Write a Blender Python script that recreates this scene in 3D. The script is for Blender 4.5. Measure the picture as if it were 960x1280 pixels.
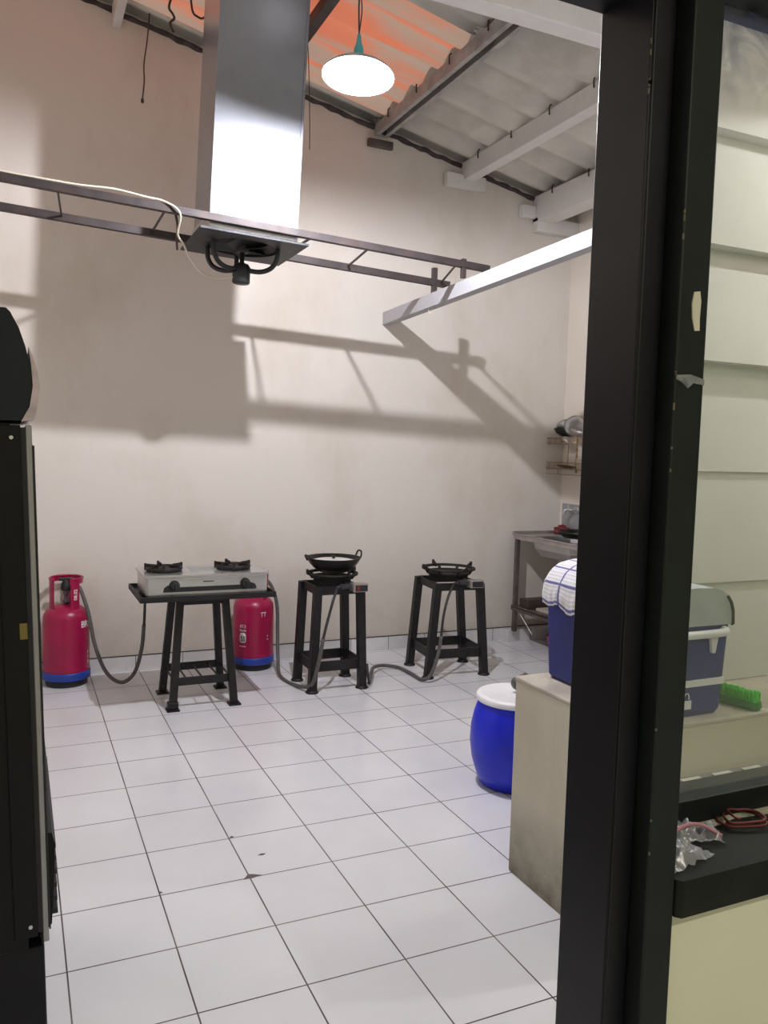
import bpy, bmesh, math, random
from mathutils import Vector, Matrix, noise
random.seed(7)
S = bpy.context.scene
COL = S.collection
for o in list(bpy.data.objects):
    bpy.data.objects.remove(o)

# ------------------------------------------------------------------ camera
F_PX, YAW, PITCH, ROLL = 1014.368, 0.427885, -0.076857, 0.028053
CAM = Vector((-0.122897, -3.205422, 1.472739))
fwd = Vector((math.sin(YAW)*math.cos(PITCH), math.cos(YAW)*math.cos(PITCH), math.sin(PITCH)))
rgt = fwd.cross(Vector((0, 0, 1))).normalized()
upv = rgt.cross(fwd)
r2 = math.cos(ROLL)*rgt + math.sin(ROLL)*upv
u2 = -math.sin(ROLL)*rgt + math.cos(ROLL)*upv
cd = bpy.data.cameras.new('camera')
cam = bpy.data.objects.new('camera', cd)
COL.objects.link(cam)
M3 = Matrix((r2, u2, -fwd)).transposed()
cam.matrix_world = Matrix.Translation(CAM) @ M3.to_4x4()
cd.sensor_fit = 'HORIZONTAL'; cd.sensor_width = 36.0
cd.lens = 36.0*F_PX/960.0
cd.clip_start = 0.05
S.camera = cam

# ------------------------------------------------------------------ light
S.view_settings.view_transform = 'Standard'
S.view_settings.look = 'None'
S.view_settings.exposure = 0.0
S.view_settings.gamma = 1.0
S.view_settings.use_curve_mapping = False
w = bpy.data.worlds.new('world'); S.world = w; w.use_nodes = True
bg = w.node_tree.nodes['Background']
bg.inputs[0].default_value = (0.95, 0.85, 0.78, 1)
bg.inputs[1].default_value = 0.85
BULB = 9800.0
BULB_COL = (0.965, 0.955, 1.02)

def area_light(name, loc, size, sy, power, color, rot=(0, 0, 0)):
    l = bpy.data.lights.new(name, 'AREA'); l.shape = 'RECTANGLE'
    l.size = size; l.size_y = sy; l.energy = power; l.color = color
    o = bpy.data.objects.new(name, l); COL.objects.link(o)
    o.location = loc; o.rotation_euler = rot
    return o
# tube lamp on the ceiling of the front room the photograph is taken from
area_light('front_room_tube_light', (1.0, -4.2, 2.70), 1.2, 0.08, 31, (1.0, 0.97, 0.84))
# a second pendant lamp hangs over the counter, right of the frame
l2 = bpy.data.lights.new('counter_lamp_light', 'SPOT'); l2.energy = 60; l2.spot_size = math.radians(164); l2.spot_blend = 0.05
l2.shadow_soft_size = 0.03; l2.color = (1.0, 0.97, 0.93)
o2 = bpy.data.objects.new('counter_lamp_light', l2); COL.objects.link(o2); o2.location = (3.1, -1.68, 2.76)

# ------------------------------------------------------------------ materials
def new_mat(name):
    m = bpy.data.materials.new(name); m.use_nodes = True
    return m, m.node_tree.nodes, m.node_tree.links, m.node_tree.nodes['Principled BSDF']

def plain(name, col, rough=0.5, metal=0.0, var=0.08, scale=14.0, bump=0.0, dark=None, dirt=0.0, dscale=4.0, spec=0.5):
    m, N, L, b = new_mat(name)
    tc = N.new('ShaderNodeTexCoord')
    n = N.new('ShaderNodeTexNoise'); n.inputs['Scale'].default_value = scale; n.inputs['Detail'].default_value = 5
    L.new(tc.outputs['Object'], n.inputs['Vector'])
    r = N.new('ShaderNodeValToRGB')
    r.color_ramp.elements[0].position = 0.3; r.color_ramp.elements[1].position = 0.7
    r.color_ramp.elements[0].color = tuple(c*(1-var) for c in col)+(1,)
    r.color_ramp.elements[1].color = tuple(min(1, c*(1+var)) for c in col)+(1,)
    L.new(n.outputs['Fac'], r.inputs['Fac'])
    out = r.outputs['Color']
    if dirt > 0:
        n2 = N.new('ShaderNodeTexNoise'); n2.inputs['Scale'].default_value = dscale; n2.inputs['Detail'].default_value = 8
        n2.inputs['Roughness'].default_value = 0.65
        L.new(tc.outputs['Object'], n2.inputs['Vector'])
        r2_ = N.new('ShaderNodeValToRGB'); r2_.color_ramp.elements[0].position = 0.5; r2_.color_ramp.elements[1].position = 0.72
        r2_.color_ramp.elements[0].color = (0, 0, 0, 1); r2_.color_ramp.elements[1].color = (dirt, dirt, dirt, 1)
        L.new(n2.outputs['Fac'], r2_.inputs['Fac'])
        mx = N.new('ShaderNodeMixRGB'); L.new(r2_.outputs['Color'], mx.inputs['Fac'])
        L.new(out, mx.inputs[1]); mx.inputs[2].default_value = (dark or (0.1, 0.08, 0.06))+(1,)
        out = mx.outputs[0]
    L.new(out, b.inputs['Base Color'])
    b.inputs['Roughness'].default_value = rough; b.inputs['Metallic'].default_value = metal
    b.inputs['Specular IOR Level'].default_value = spec
    if bump > 0:
        bp = N.new('ShaderNodeBump'); bp.inputs['Strength'].default_value = bump; bp.inputs['Distance'].default_value = 0.01
        L.new(n.outputs['Fac'], bp.inputs['Height']); L.new(bp.outputs['Normal'], b.inputs['Normal'])
    return m

def math_node(N, L, op, a, bv=None, clamp=False):
    n = N.new('ShaderNodeMath'); n.operation = op; n.use_clamp = clamp
    for i, v in enumerate((a, bv)):
        if v is None: continue
        if isinstance(v, (int, float)): n.inputs[i].default_value = v
        else: L.new(v, n.inputs[i])
    return n.outputs[0]

def grid_line(N, L, coord, pitch, width):
    # 1 on the joint lines, 0 on the tile
    p = math_node(N, L, 'PINGPONG', coord, pitch/2)
    # pingpong: 0 at multiples of pitch
    return math_node(N, L, 'LESS_THAN', p, width/2)

def tile_mat(name, px, py, axes=('X', 'Y'), col=(0.74, 0.745, 0.78), rough=0.16, ox=0.0, oy=0.0, width=0.0045, dirt=0.1):
    m, N, L, b = new_mat(name)
    tc = N.new('ShaderNodeTexCoord'); sp = N.new('ShaderNodeSeparateXYZ')
    L.new(tc.outputs['Object'], sp.inputs[0])
    lines = None
    for ax, p, off in ((axes[0], px, ox), (axes[1], py, oy)):
        if p is None: continue
        c = math_node(N, L, 'ADD', sp.outputs[ax], off+30*p)
        g = grid_line(N, L, c, p, width)
        lines = g if lines is None else math_node(N, L, 'MAXIMUM', lines, g)
    n = N.new('ShaderNodeTexNoise'); n.inputs['Scale'].default_value = 2.2; n.inputs['Detail'].default_value = 7
    L.new(tc.outputs['Object'], n.inputs['Vector'])
    r = N.new('ShaderNodeValToRGB'); r.color_ramp.elements[0].position = 0.35; r.color_ramp.elements[1].position = 0.75
    r.color_ramp.elements[0].color = col+(1,); r.color_ramp.elements[1].color = tuple(c*(1-dirt) for c in col)+(1,)
    L.new(n.outputs['Fac'], r.inputs['Fac'])
    gn = N.new('ShaderNodeTexNoise'); gn.inputs['Scale'].default_value = 3.0
    L.new(tc.outputs['Object'], gn.inputs['Vector'])
    gr = N.new('ShaderNodeValToRGB'); gr.color_ramp.elements[0].position = 0.4; gr.color_ramp.elements[1].position = 0.65
    gr.color_ramp.elements[0].color = (0.035, 0.03, 0.03, 1); gr.color_ramp.elements[1].color = (0.16, 0.15, 0.14, 1)
    L.new(gn.outputs['Fac'], gr.inputs['Fac'])
    mx = N.new('ShaderNodeMixRGB'); L.new(lines, mx.inputs['Fac']); L.new(r.outputs['Color'], mx.inputs[1]); L.new(gr.outputs['Color'], mx.inputs[2])
    L.new(mx.outputs[0], b.inputs['Base Color'])
    n3 = N.new('ShaderNodeTexNoise'); n3.inputs['Scale'].default_value = 1.6; n3.inputs['Detail'].default_value = 3
    L.new(tc.outputs['Object'], n3.inputs['Vector'])
    rr = math_node(N, L, 'MULTIPLY', n3.outputs['Fac'], 0.16)
    rr = math_node(N, L, 'ADD', rr, rough-0.05)
    rg = math_node(N, L, 'MULTIPLY', lines, 0.6)
    rr = math_node(N, L, 'ADD', rr, rg, True)
    L.new(rr, b.inputs['Roughness'])
    bp = N.new('ShaderNodeBump'); bp.inputs['Strength'].default_value = 0.5; bp.inputs['Distance'].default_value = 0.002; bp.invert = True
    L.new(lines, bp.inputs['Height']); L.new(bp.outputs['Normal'], b.inputs['Normal'])
    return m

def wall_mat(name, col, stain=(0.50, 0.44, 0.35), amount=0.5, zlo=None):
    m, N, L, b = new_mat(name)
    tc = N.new('ShaderNodeTexCoord')
    mp = N.new('ShaderNodeMapping'); mp.inputs['Scale'].default_value = (0.9, 0.9, 0.55)
    L.new(tc.outputs['Object'], mp.inputs['Vector'])
    n = N.new('ShaderNodeTexNoise'); n.inputs['Scale'].default_value = 1.3; n.inputs['Detail'].default_value = 9; n.inputs['Roughness'].default_value = 0.6
    L.new(mp.outputs[0], n.inputs['Vector'])
    r = N.new('ShaderNodeValToRGB'); r.color_ramp.elements[0].position = 0.48; r.color_ramp.elements[1].position = 0.8
    r.color_ramp.elements[0].color = (0, 0, 0, 1); r.color_ramp.elements[1].color = (amount, amount, amount, 1)
    L.new(n.outputs['Fac'], r.inputs['Fac'])
    mx = N.new('ShaderNodeMixRGB'); L.new(r.outputs['Color'], mx.inputs['Fac'])
    mx.inputs[1].default_value = col+(1,); mx.inputs[2].default_value = stain+(1,)
    out = mx.outputs[0]
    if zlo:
        # tint growing towards the floor, broken by noise; grime on the counter
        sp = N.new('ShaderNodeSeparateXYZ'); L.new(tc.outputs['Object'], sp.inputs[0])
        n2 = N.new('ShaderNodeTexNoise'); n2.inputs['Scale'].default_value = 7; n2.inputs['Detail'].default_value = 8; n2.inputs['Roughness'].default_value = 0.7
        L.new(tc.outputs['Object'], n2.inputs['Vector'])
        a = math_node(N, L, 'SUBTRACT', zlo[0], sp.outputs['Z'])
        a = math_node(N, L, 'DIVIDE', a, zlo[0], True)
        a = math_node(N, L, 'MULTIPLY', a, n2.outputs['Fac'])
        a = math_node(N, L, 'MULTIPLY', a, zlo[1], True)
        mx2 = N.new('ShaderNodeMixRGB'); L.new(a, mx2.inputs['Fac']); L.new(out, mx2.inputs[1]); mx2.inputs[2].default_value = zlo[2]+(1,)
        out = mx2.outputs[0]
    L.new(out, b.inputs['Base Color'])
    b.inputs['Roughness'].default_value = 0.75; b.inputs['Specular IOR Level'].default_value = 0.25
    n4 = N.new('ShaderNodeTexNoise'); n4.inputs['Scale'].default_value = 9; n4.inputs['Detail'].default_value = 6
    L.new(tc.outputs['Object'], n4.inputs['Vector'])
    bp = N.new('ShaderNodeBump'); bp.inputs['Strength'].default_value = 0.12; bp.inputs['Distance'].default_value = 0.02
    L.new(n4.outputs['Fac'], bp.inputs['Height']); L.new(bp.outputs['Normal'], b.inputs['Normal'])
    return m

def emit_mat(name, col, s):
    m = bpy.data.materials.new(name); m.use_nodes = True
    N = m.node_tree.nodes; L = m.node_tree.links
    N.remove(N['Principled BSDF'])
    e = N.new('ShaderNodeEmission'); e.inputs[0].default_value = col+(1,); e.inputs[1].default_value = s
    L.new(e.outputs[0], N['Material Output'].inputs[0])
    return m

M = {}
M['floor'] = tile_mat('white_floor_tile', 0.3, 0.3)
M['wall'] = wall_mat('cream_plaster', (0.70, 0.66, 0.605), (0.50, 0.43, 0.34), 0.7, (0.9, 0.8, (0.42, 0.36, 0.27)))
M['wall_side'] = wall_mat('cream_plaster_side', (0.76, 0.70, 0.62), (0.55, 0.47, 0.36), 0.4)
M['base'] = tile_mat('baseboard_tile', 0.3, None, ('X', 'Z'), (0.76, 0.75, 0.75), 0.25, ox=0.02, dirt=0.35)
M['yellow_wall'] = wall_mat('pale_yellow_plaster', (0.78, 0.77, 0.60), (0.62, 0.60, 0.44), 0.5)
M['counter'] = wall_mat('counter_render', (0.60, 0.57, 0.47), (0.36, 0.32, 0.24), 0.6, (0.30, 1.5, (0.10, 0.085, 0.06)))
M['counter_top'] = plain('counter_top', (0.52, 0.47, 0.40), 0.35, var=0.2, scale=6, dirt=0.5, dark=(0.28, 0.22, 0.15), dscale=7)
M['board'] = wall_mat('white_boards', (0.70, 0.70, 0.69), (0.44, 0.44, 0.37), 0.6, (1.4, 0.9, (0.42, 0.42, 0.32)))
M['board_edge'] = plain('board_edge', (0.55, 0.55, 0.53), 0.6)
M['roof'] = plain('asbestos_roof', (0.66, 0.64, 0.58), 0.85, var=0.12, scale=3, dirt=0.5, dark=(0.40, 0.37, 0.31), dscale=2.5)
M['white_wood'] = plain('white_painted_beam', (0.72, 0.70, 0.68), 0.5, var=0.05, scale=5, dirt=0.35, dark=(0.45, 0.42, 0.38), dscale=5)
M['beam_white'] = plain('clean_white_beam', (0.42, 0.42, 0.44), 0.6, var=0.03, dirt=0.12, dark=(0.5, 0.48, 0.46))
M['black_frame'] = plain('black_frame_paint', (0.006, 0.006, 0.009), 0.42, var=0.3, scale=10, bump=0.06, spec=0.3)
M['frame_green_lit'] = plain('frame_paint_green_lit', (0.006, 0.009, 0.0095), 0.5, var=0.25, scale=10, bump=0.06, spec=0.3)  # black frame paint with the green light on its front put in
M['steel_rail'] = plain('dark_steel_rail', (0.045, 0.035, 0.036), 0.5, metal=0.2, var=0.35, scale=12, dirt=0.4, dark=(0.10, 0.04, 0.02), dscale=9)
M['black_iron'] = plain('black_iron', (0.010, 0.0085, 0.009), 0.5, metal=0.2, var=0.35, scale=30, bump=0.1)
M['cast_iron'] = plain('cast_iron', (0.016, 0.012, 0.012), 0.6, metal=0.3, var=0.4, scale=40, bump=0.25)
M['galv'] = plain('galvanised_sheet', (0.36, 0.375, 0.42), 0.24, metal=0.6, var=0.12, scale=2.2, dirt=0.25, dark=(0.18, 0.17, 0.18), dscale=3, bump=0.12, spec=0.25)
M['galv_dark'] = plain('grimy_sheet', (0.045, 0.045, 0.05), 0.5, metal=0.4, var=0.3, scale=10)
M['stainless'] = plain('stainless_steel', (0.60, 0.60, 0.60), 0.28, metal=0.85, var=0.08, scale=4)
M['sink_steel'] = plain('sink_steel', (0.42, 0.38, 0.36), 0.35, metal=0.6, var=0.15, scale=8)
M['sink_frame'] = plain('sink_frame_paint', (0.12, 0.10, 0.09), 0.5, metal=0.3, var=0.3, scale=10, dirt=0.4, dark=(0.07, 0.05, 0.04), dscale=8)
M['black_plastic'] = plain('black_plastic', (0.015, 0.017, 0.019), 0.45, var=0.2)
M['fridge_side'] = plain('fridge_black_side', (0.003, 0.0035, 0.004), 0.45, var=0.25, scale=8, spec=0.25)
M['fridge_base'] = plain('fridge_base_plastic', (0.006, 0.006, 0.008), 0.5, var=0.25, scale=8, spec=0.25)
M['fridge_header'] = plain('fridge_header_plastic', (0.008, 0.011, 0.016), 0.42, var=0.15, spec=0.3)
M['fridge_silver'] = plain('door_silver_trim', (0.34, 0.335, 0.345), 0.35, metal=0.5, var=0.06)
M['fridge_pink'] = plain('header_front_panel', (0.55, 0.46, 0.47), 0.25, var=0.25, scale=20)
M['screw'] = plain('screw_steel', (0.7, 0.7, 0.7), 0.3, metal=0.8)
M['yellow_tag'] = plain('yellow_sticker', (0.20, 0.155, 0.03), 0.5)
M['magenta'] = plain('magenta_cylinder_paint', (0.34, 0.003, 0.060), 0.33, var=0.12, scale=6, dirt=0.1, dark=(0.20, 0.01, 0.03), dscale=8)
M['blue_band'] = plain('blue_foot_ring', (0.015, 0.05, 0.34), 0.4, var=0.12)
M['black_rubber'] = plain('black_rubber', (0.014, 0.014, 0.016), 0.6, var=0.2)
M['white_print'] = plain('white_print', (0.80, 0.76, 0.78), 0.5, var=0.08)
M['black_print'] = plain('black_print', (0.02, 0.02, 0.025), 0.5)
M['hose'] = plain('grey_gas_hose', (0.095, 0.090, 0.088), 0.5, var=0.15, scale=60)
M['hose_dark'] = plain('dark_hose_sleeve', (0.03, 0.028, 0.028), 0.5, var=0.15)
M['brass'] = plain('valve_metal', (0.16, 0.13, 0.17), 0.35, metal=0.7)
M['red_plastic'] = plain('red_valve_knob', (0.22, 0.015, 0.015), 0.4)
M['wok_lit_inside'] = plain('pale_wok_lit_inside', (0.78, 0.76, 0.76), 0.3, metal=0.2)
M['barrel'] = plain('blue_barrel_plastic', (0.003, 0.014, 0.58), 0.38, var=0.08, scale=5)
M['lid_white'] = plain('white_lid_plastic', (0.82, 0.82, 0.84), 0.4, var=0.03)
M['scoop'] = plain('grey_green_plastic', (0.07, 0.078, 0.068), 0.5)
M['cooler'] = plain('blue_cooler_plastic', (0.009, 0.018, 0.17), 0.5, var=0.15, scale=10)
M['cooler_lid'] = plain('grey_cooler_lid', (0.42, 0.46, 0.46), 0.45, var=0.08)
M['cooler_grey'] = plain('light_grey_plastic', (0.72, 0.72, 0.76), 0.35, var=0.04)
M['brush'] = plain('green_bristles', (0.07, 0.55, 0.06), 0.6, var=0.3, scale=80)
M['brush_dark'] = plain('green_brush_body', (0.02, 0.20, 0.05), 0.4)
M['sill'] = plain('black_sill_paint', (0.007, 0.008, 0.007), 0.60, var=0.3, scale=10, dirt=0.3, dark=(0.035, 0.035, 0.03), dscale=5, bump=0.1, spec=0.25)
M['sill_in'] = plain('inner_sill_cement', (0.16, 0.15, 0.13), 0.7, var=0.2)
M['chip_paint'] = plain('bare_paint_chips', (0.16, 0.13, 0.08), 0.8, var=0.3, scale=30)
M['caulk'] = plain('cement_strip', (0.50, 0.48, 0.38), 0.8, var=0.25, scale=20)
M['red_rubber'] = plain('red_rubber_cord', (0.14, 0.018, 0.016), 0.5)
M['shade_out'] = plain('shade_outside_enamel', (0.45, 0.46, 0.48), 0.4)
M['shade_in'] = plain('shade_inside_enamel', (0.85, 0.86, 0.88), 0.4, var=0.01)
M['shade_rim'] = plain('shade_rim', (0.18, 0.18, 0.19), 0.4)
M['lamp_socket'] = plain('teal_socket', (0.10, 0.42, 0.45), 0.4)
M['wire_dark'] = plain('dark_wire', (0.05, 0.035, 0.03), 0.6)
M['wire_white'] = plain('cream_cable', (0.72, 0.66, 0.55), 0.5)
M['duct_dark'] = plain('opening_shade_sheet', (0.01, 0.01, 0.012), 0.7)
M['chip'] = plain('tile_chip', (0.12, 0.10, 0.10), 0.8)
M['paper'] = plain('cream_paper', (0.62, 0.58, 0.46), 0.7)
M['tape'] = plain('grey_tape', (0.22, 0.23, 0.24), 0.3, var=0.5, scale=40)
M['pink'] = plain('pink_plastic', (0.75, 0.05, 0.14), 0.4)
M['wood_box'] = plain('dark_tray', (0.05, 0.035, 0.03), 0.5)
M['rust_wire'] = plain('rusty_cream_wire', (0.34, 0.24, 0.14), 0.6, var=0.35, scale=50)
M['splash'] = plain('splash_plate', (0.36, 0.38, 0.40), 0.35, metal=0.35, var=0.08, scale=8)
M['dark_pan'] = plain('dark_pan', (0.010, 0.009, 0.009), 0.35, metal=0.4)
M['mortar_gap_dark'] = plain('dark_mortar_and_gap', (0.06, 0.05, 0.05), 0.9, var=0.5, scale=15)  # baseboard mortar, and the painted shade of the roof gap
M['purlin_grey'] = plain('weathered_grey_channel', (0.40, 0.38, 0.37), 0.6, metal=0.1, var=0.25, scale=9, dirt=0.4, dark=(0.16, 0.14, 0.13), dscale=8)
M['pink_faded'] = plain('faded_pink_strip', (0.50, 0.22, 0.27), 0.6)
M['maroon'] = plain('maroon_plastic', (0.16, 0.012, 0.02), 0.5)
M['bulb'] = emit_mat('bulb_glow', BULB_COL, BULB)

def orange_mat():
    m = bpy.data.materials.new('orange_fibreglass'); m.use_nodes = True
    N = m.node_tree.nodes; L = m.node_tree.links; N.remove(N['Principled BSDF'])
    tc = N.new('ShaderNodeTexCoord')
    mp = N.new('ShaderNodeMapping'); mp.inputs['Scale'].default_value = (0.6, 5.0, 0.6)
    L.new(tc.outputs['Object'], mp.inputs['Vector'])
    n = N.new('ShaderNodeTexNoise'); n.inputs['Scale'].default_value = 1.6; n.inputs['Detail'].default_value = 5
    L.new(mp.outputs[0], n.inputs['Vector'])
    r = N.new('ShaderNodeValToRGB'); r.color_ramp.elements[0].position = 0.42; r.color_ramp.elements[1].position = 0.56
    r.color_ramp.elements[0].color = (0.95, 0.33, 0.20, 1); r.color_ramp.elements[1].color = (0.62, 0.48, 0.40, 1)
    L.new(n.outputs['Fac'], r.inputs['Fac'])
    d = N.new('ShaderNodeBsdfDiffuse'); t = N.new('ShaderNodeBsdfTranslucent'); mx = N.new('ShaderNodeMixShader'); mx.inputs[0].default_value = 0.72
    L.new(r.outputs[0], d.inputs[0]); L.new(r.outputs[0], t.inputs[0])
    L.new(d.outputs[0], mx.inputs[1]); L.new(t.outputs[0], mx.inputs[2]); L.new(mx.outputs[0], N['Material Output'].inputs[0])
    return m
M['orange'] = orange_mat()

def glass_mat():
    m = bpy.data.materials.new('dusty_glass'); m.use_nodes = True
    N = m.node_tree.nodes; L = m.node_tree.links; N.remove(N['Principled BSDF'])
    tc = N.new('ShaderNodeTexCoord'); sp = N.new('ShaderNodeSeparateXYZ'); L.new(tc.outputs['Object'], sp.inputs[0])
    n = N.new('ShaderNodeTexNoise'); n.inputs['Scale'].default_value = 5; n.inputs['Detail'].default_value = 8
    L.new(tc.outputs['Object'], n.inputs['Vector'])
    a = math_node(N, L, 'SUBTRACT', 1.15, sp.outputs['Z'])
    a = math_node(N, L, 'MULTIPLY', a, 0.42, True)
    a = math_node(N, L, 'MULTIPLY', a, n.outputs['Fac'])
    a = math_node(N, L, 'ADD', a, 0.03)
    # wiped smear in the top corner of the pane
    n2 = N.new('ShaderNodeTexNoise'); n2.inputs['Scale'].default_value = 9; n2.inputs['Detail'].default_value = 6; n2.inputs['Distortion'].default_value = 1.2
    L.new(tc.outputs['Object'], n2.inputs['Vector'])
    s1 = math_node(N, L, 'SUBTRACT', sp.outputs['Z'], 2.06); s1 = math_node(N, L, 'MULTIPLY', s1, 5.0, True)
    s2 = math_node(N, L, 'SUBTRACT', 1.25, sp.outputs['X']); s2 = math_node(N, L, 'MULTIPLY', s2, 4.0, True)
    s3 = math_node(N, L, 'SUBTRACT', n2.outputs['Fac'], 0.42); s3 = math_node(N, L, 'MULTIPLY', s3, 5.0, True)
    sm = math_node(N, L, 'MULTIPLY', s1, s2); sm = math_node(N, L, 'MULTIPLY', sm, s3); sm = math_node(N, L, 'MULTIPLY', sm, 0.95)
    a_s = sm
    tr = N.new('ShaderNodeBsdfTransparent'); tr.inputs[0].default_value = (0.93, 0.95, 0.93, 1)
    gl = N.new('ShaderNodeBsdfGlossy'); gl.inputs['Roughness'].default_value = 0.02
    df = N.new('ShaderNodeBsdfDiffuse'); df.inputs[0].default_value = (0.55, 0.56, 0.44, 1)
    m1 = N.new('ShaderNodeMixShader'); m1.inputs[0].default_value = 0.05
    L.new(tr.outputs[0], m1.inputs[1]); L.new(gl.outputs[0], m1.inputs[2])
    m2 = N.new('ShaderNodeMixShader'); L.new(a, m2.inputs[0]); L.new(m1.outputs[0], m2.inputs[1]); L.new(df.outputs[0], m2.inputs[2])
    d2 = N.new('ShaderNodeBsdfDiffuse'); d2.inputs[0].default_value = (0.12, 0.13, 0.26, 1)
    m3 = N.new('ShaderNodeMixShader'); L.new(a_s, m3.inputs[0]); L.new(m2.outputs[0], m3.inputs[1]); L.new(d2.outputs[0], m3.inputs[2])
    L.new(m3.outputs[0], N['Material Output'].inputs[0])
    return m
M['glass'] = glass_mat()

def plastic_bag_mat():
    m = bpy.data.materials.new('clear_crumpled_plastic'); m.use_nodes = True
    N = m.node_tree.nodes; L = m.node_tree.links; N.remove(N['Principled BSDF'])
    tr = N.new('ShaderNodeBsdfTransparent'); gl = N.new('ShaderNodeBsdfGlossy'); gl.inputs['Roughness'].default_value = 0.3
    df = N.new('ShaderNodeBsdfDiffuse'); df.inputs[0].default_value = (0.50, 0.50, 0.56, 1)
    m1 = N.new('ShaderNodeMixShader'); m1.inputs[0].default_value = 0.75
    L.new(gl.outputs[0], m1.inputs[1]); L.new(df.outputs[0], m1.inputs[2])
    m2 = N.new('ShaderNodeMixShader'); m2.inputs[0].default_value = 0.52
    L.new(tr.outputs[0], m2.inputs[1]); L.new(m1.outputs[0], m2.inputs[2])
    L.new(m2.outputs[0], N['Material Output'].inputs[0])
    return m
M['clear_plastic'] = plastic_bag_mat()

def towel_mat():
    m, N, L, b = new_mat('checked_towel')
    uv = N.new('ShaderNodeUVMap'); uv.uv_map = 'UVMap'
    sp = N.new('ShaderNodeSeparateXYZ'); L.new(uv.outputs[0], sp.inputs[0])
    fac = None
    for ax in ('X', 'Y'):
        for pitch, wid, off, amt in ((0.062, 0.008, 0.0, 0.85), (0.0125, 0.003, 0.0, 0.25)):
            if pitch > 0.05 and ax == 'X': pitch = 0.13
            c = math_node(N, L, 'ADD', sp.outputs[ax], 20*pitch+(0.02 if ax == 'X' else 0.0))
            g = math_node(N, L, 'MULTIPLY', grid_line(N, L, c, pitch, wid), amt)
            if pitch < 0.05 and ax == 'X': continue
            fac = g if fac is None else math_node(N, L, 'MAXIMUM', fac, g)
    mx = N.new('ShaderNodeMixRGB'); L.new(fac, mx.inputs['Fac'])
    mx.inputs[1].default_value = (0.80, 0.80, 0.84, 1); mx.inputs[2].default_value = (0.05, 0.05, 0.32, 1)
    L.new(mx.outputs[0], b.inputs['Base Color']); b.inputs['Roughness'].default_value = 0.9
    return m
M['towel'] = towel_mat()

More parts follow.
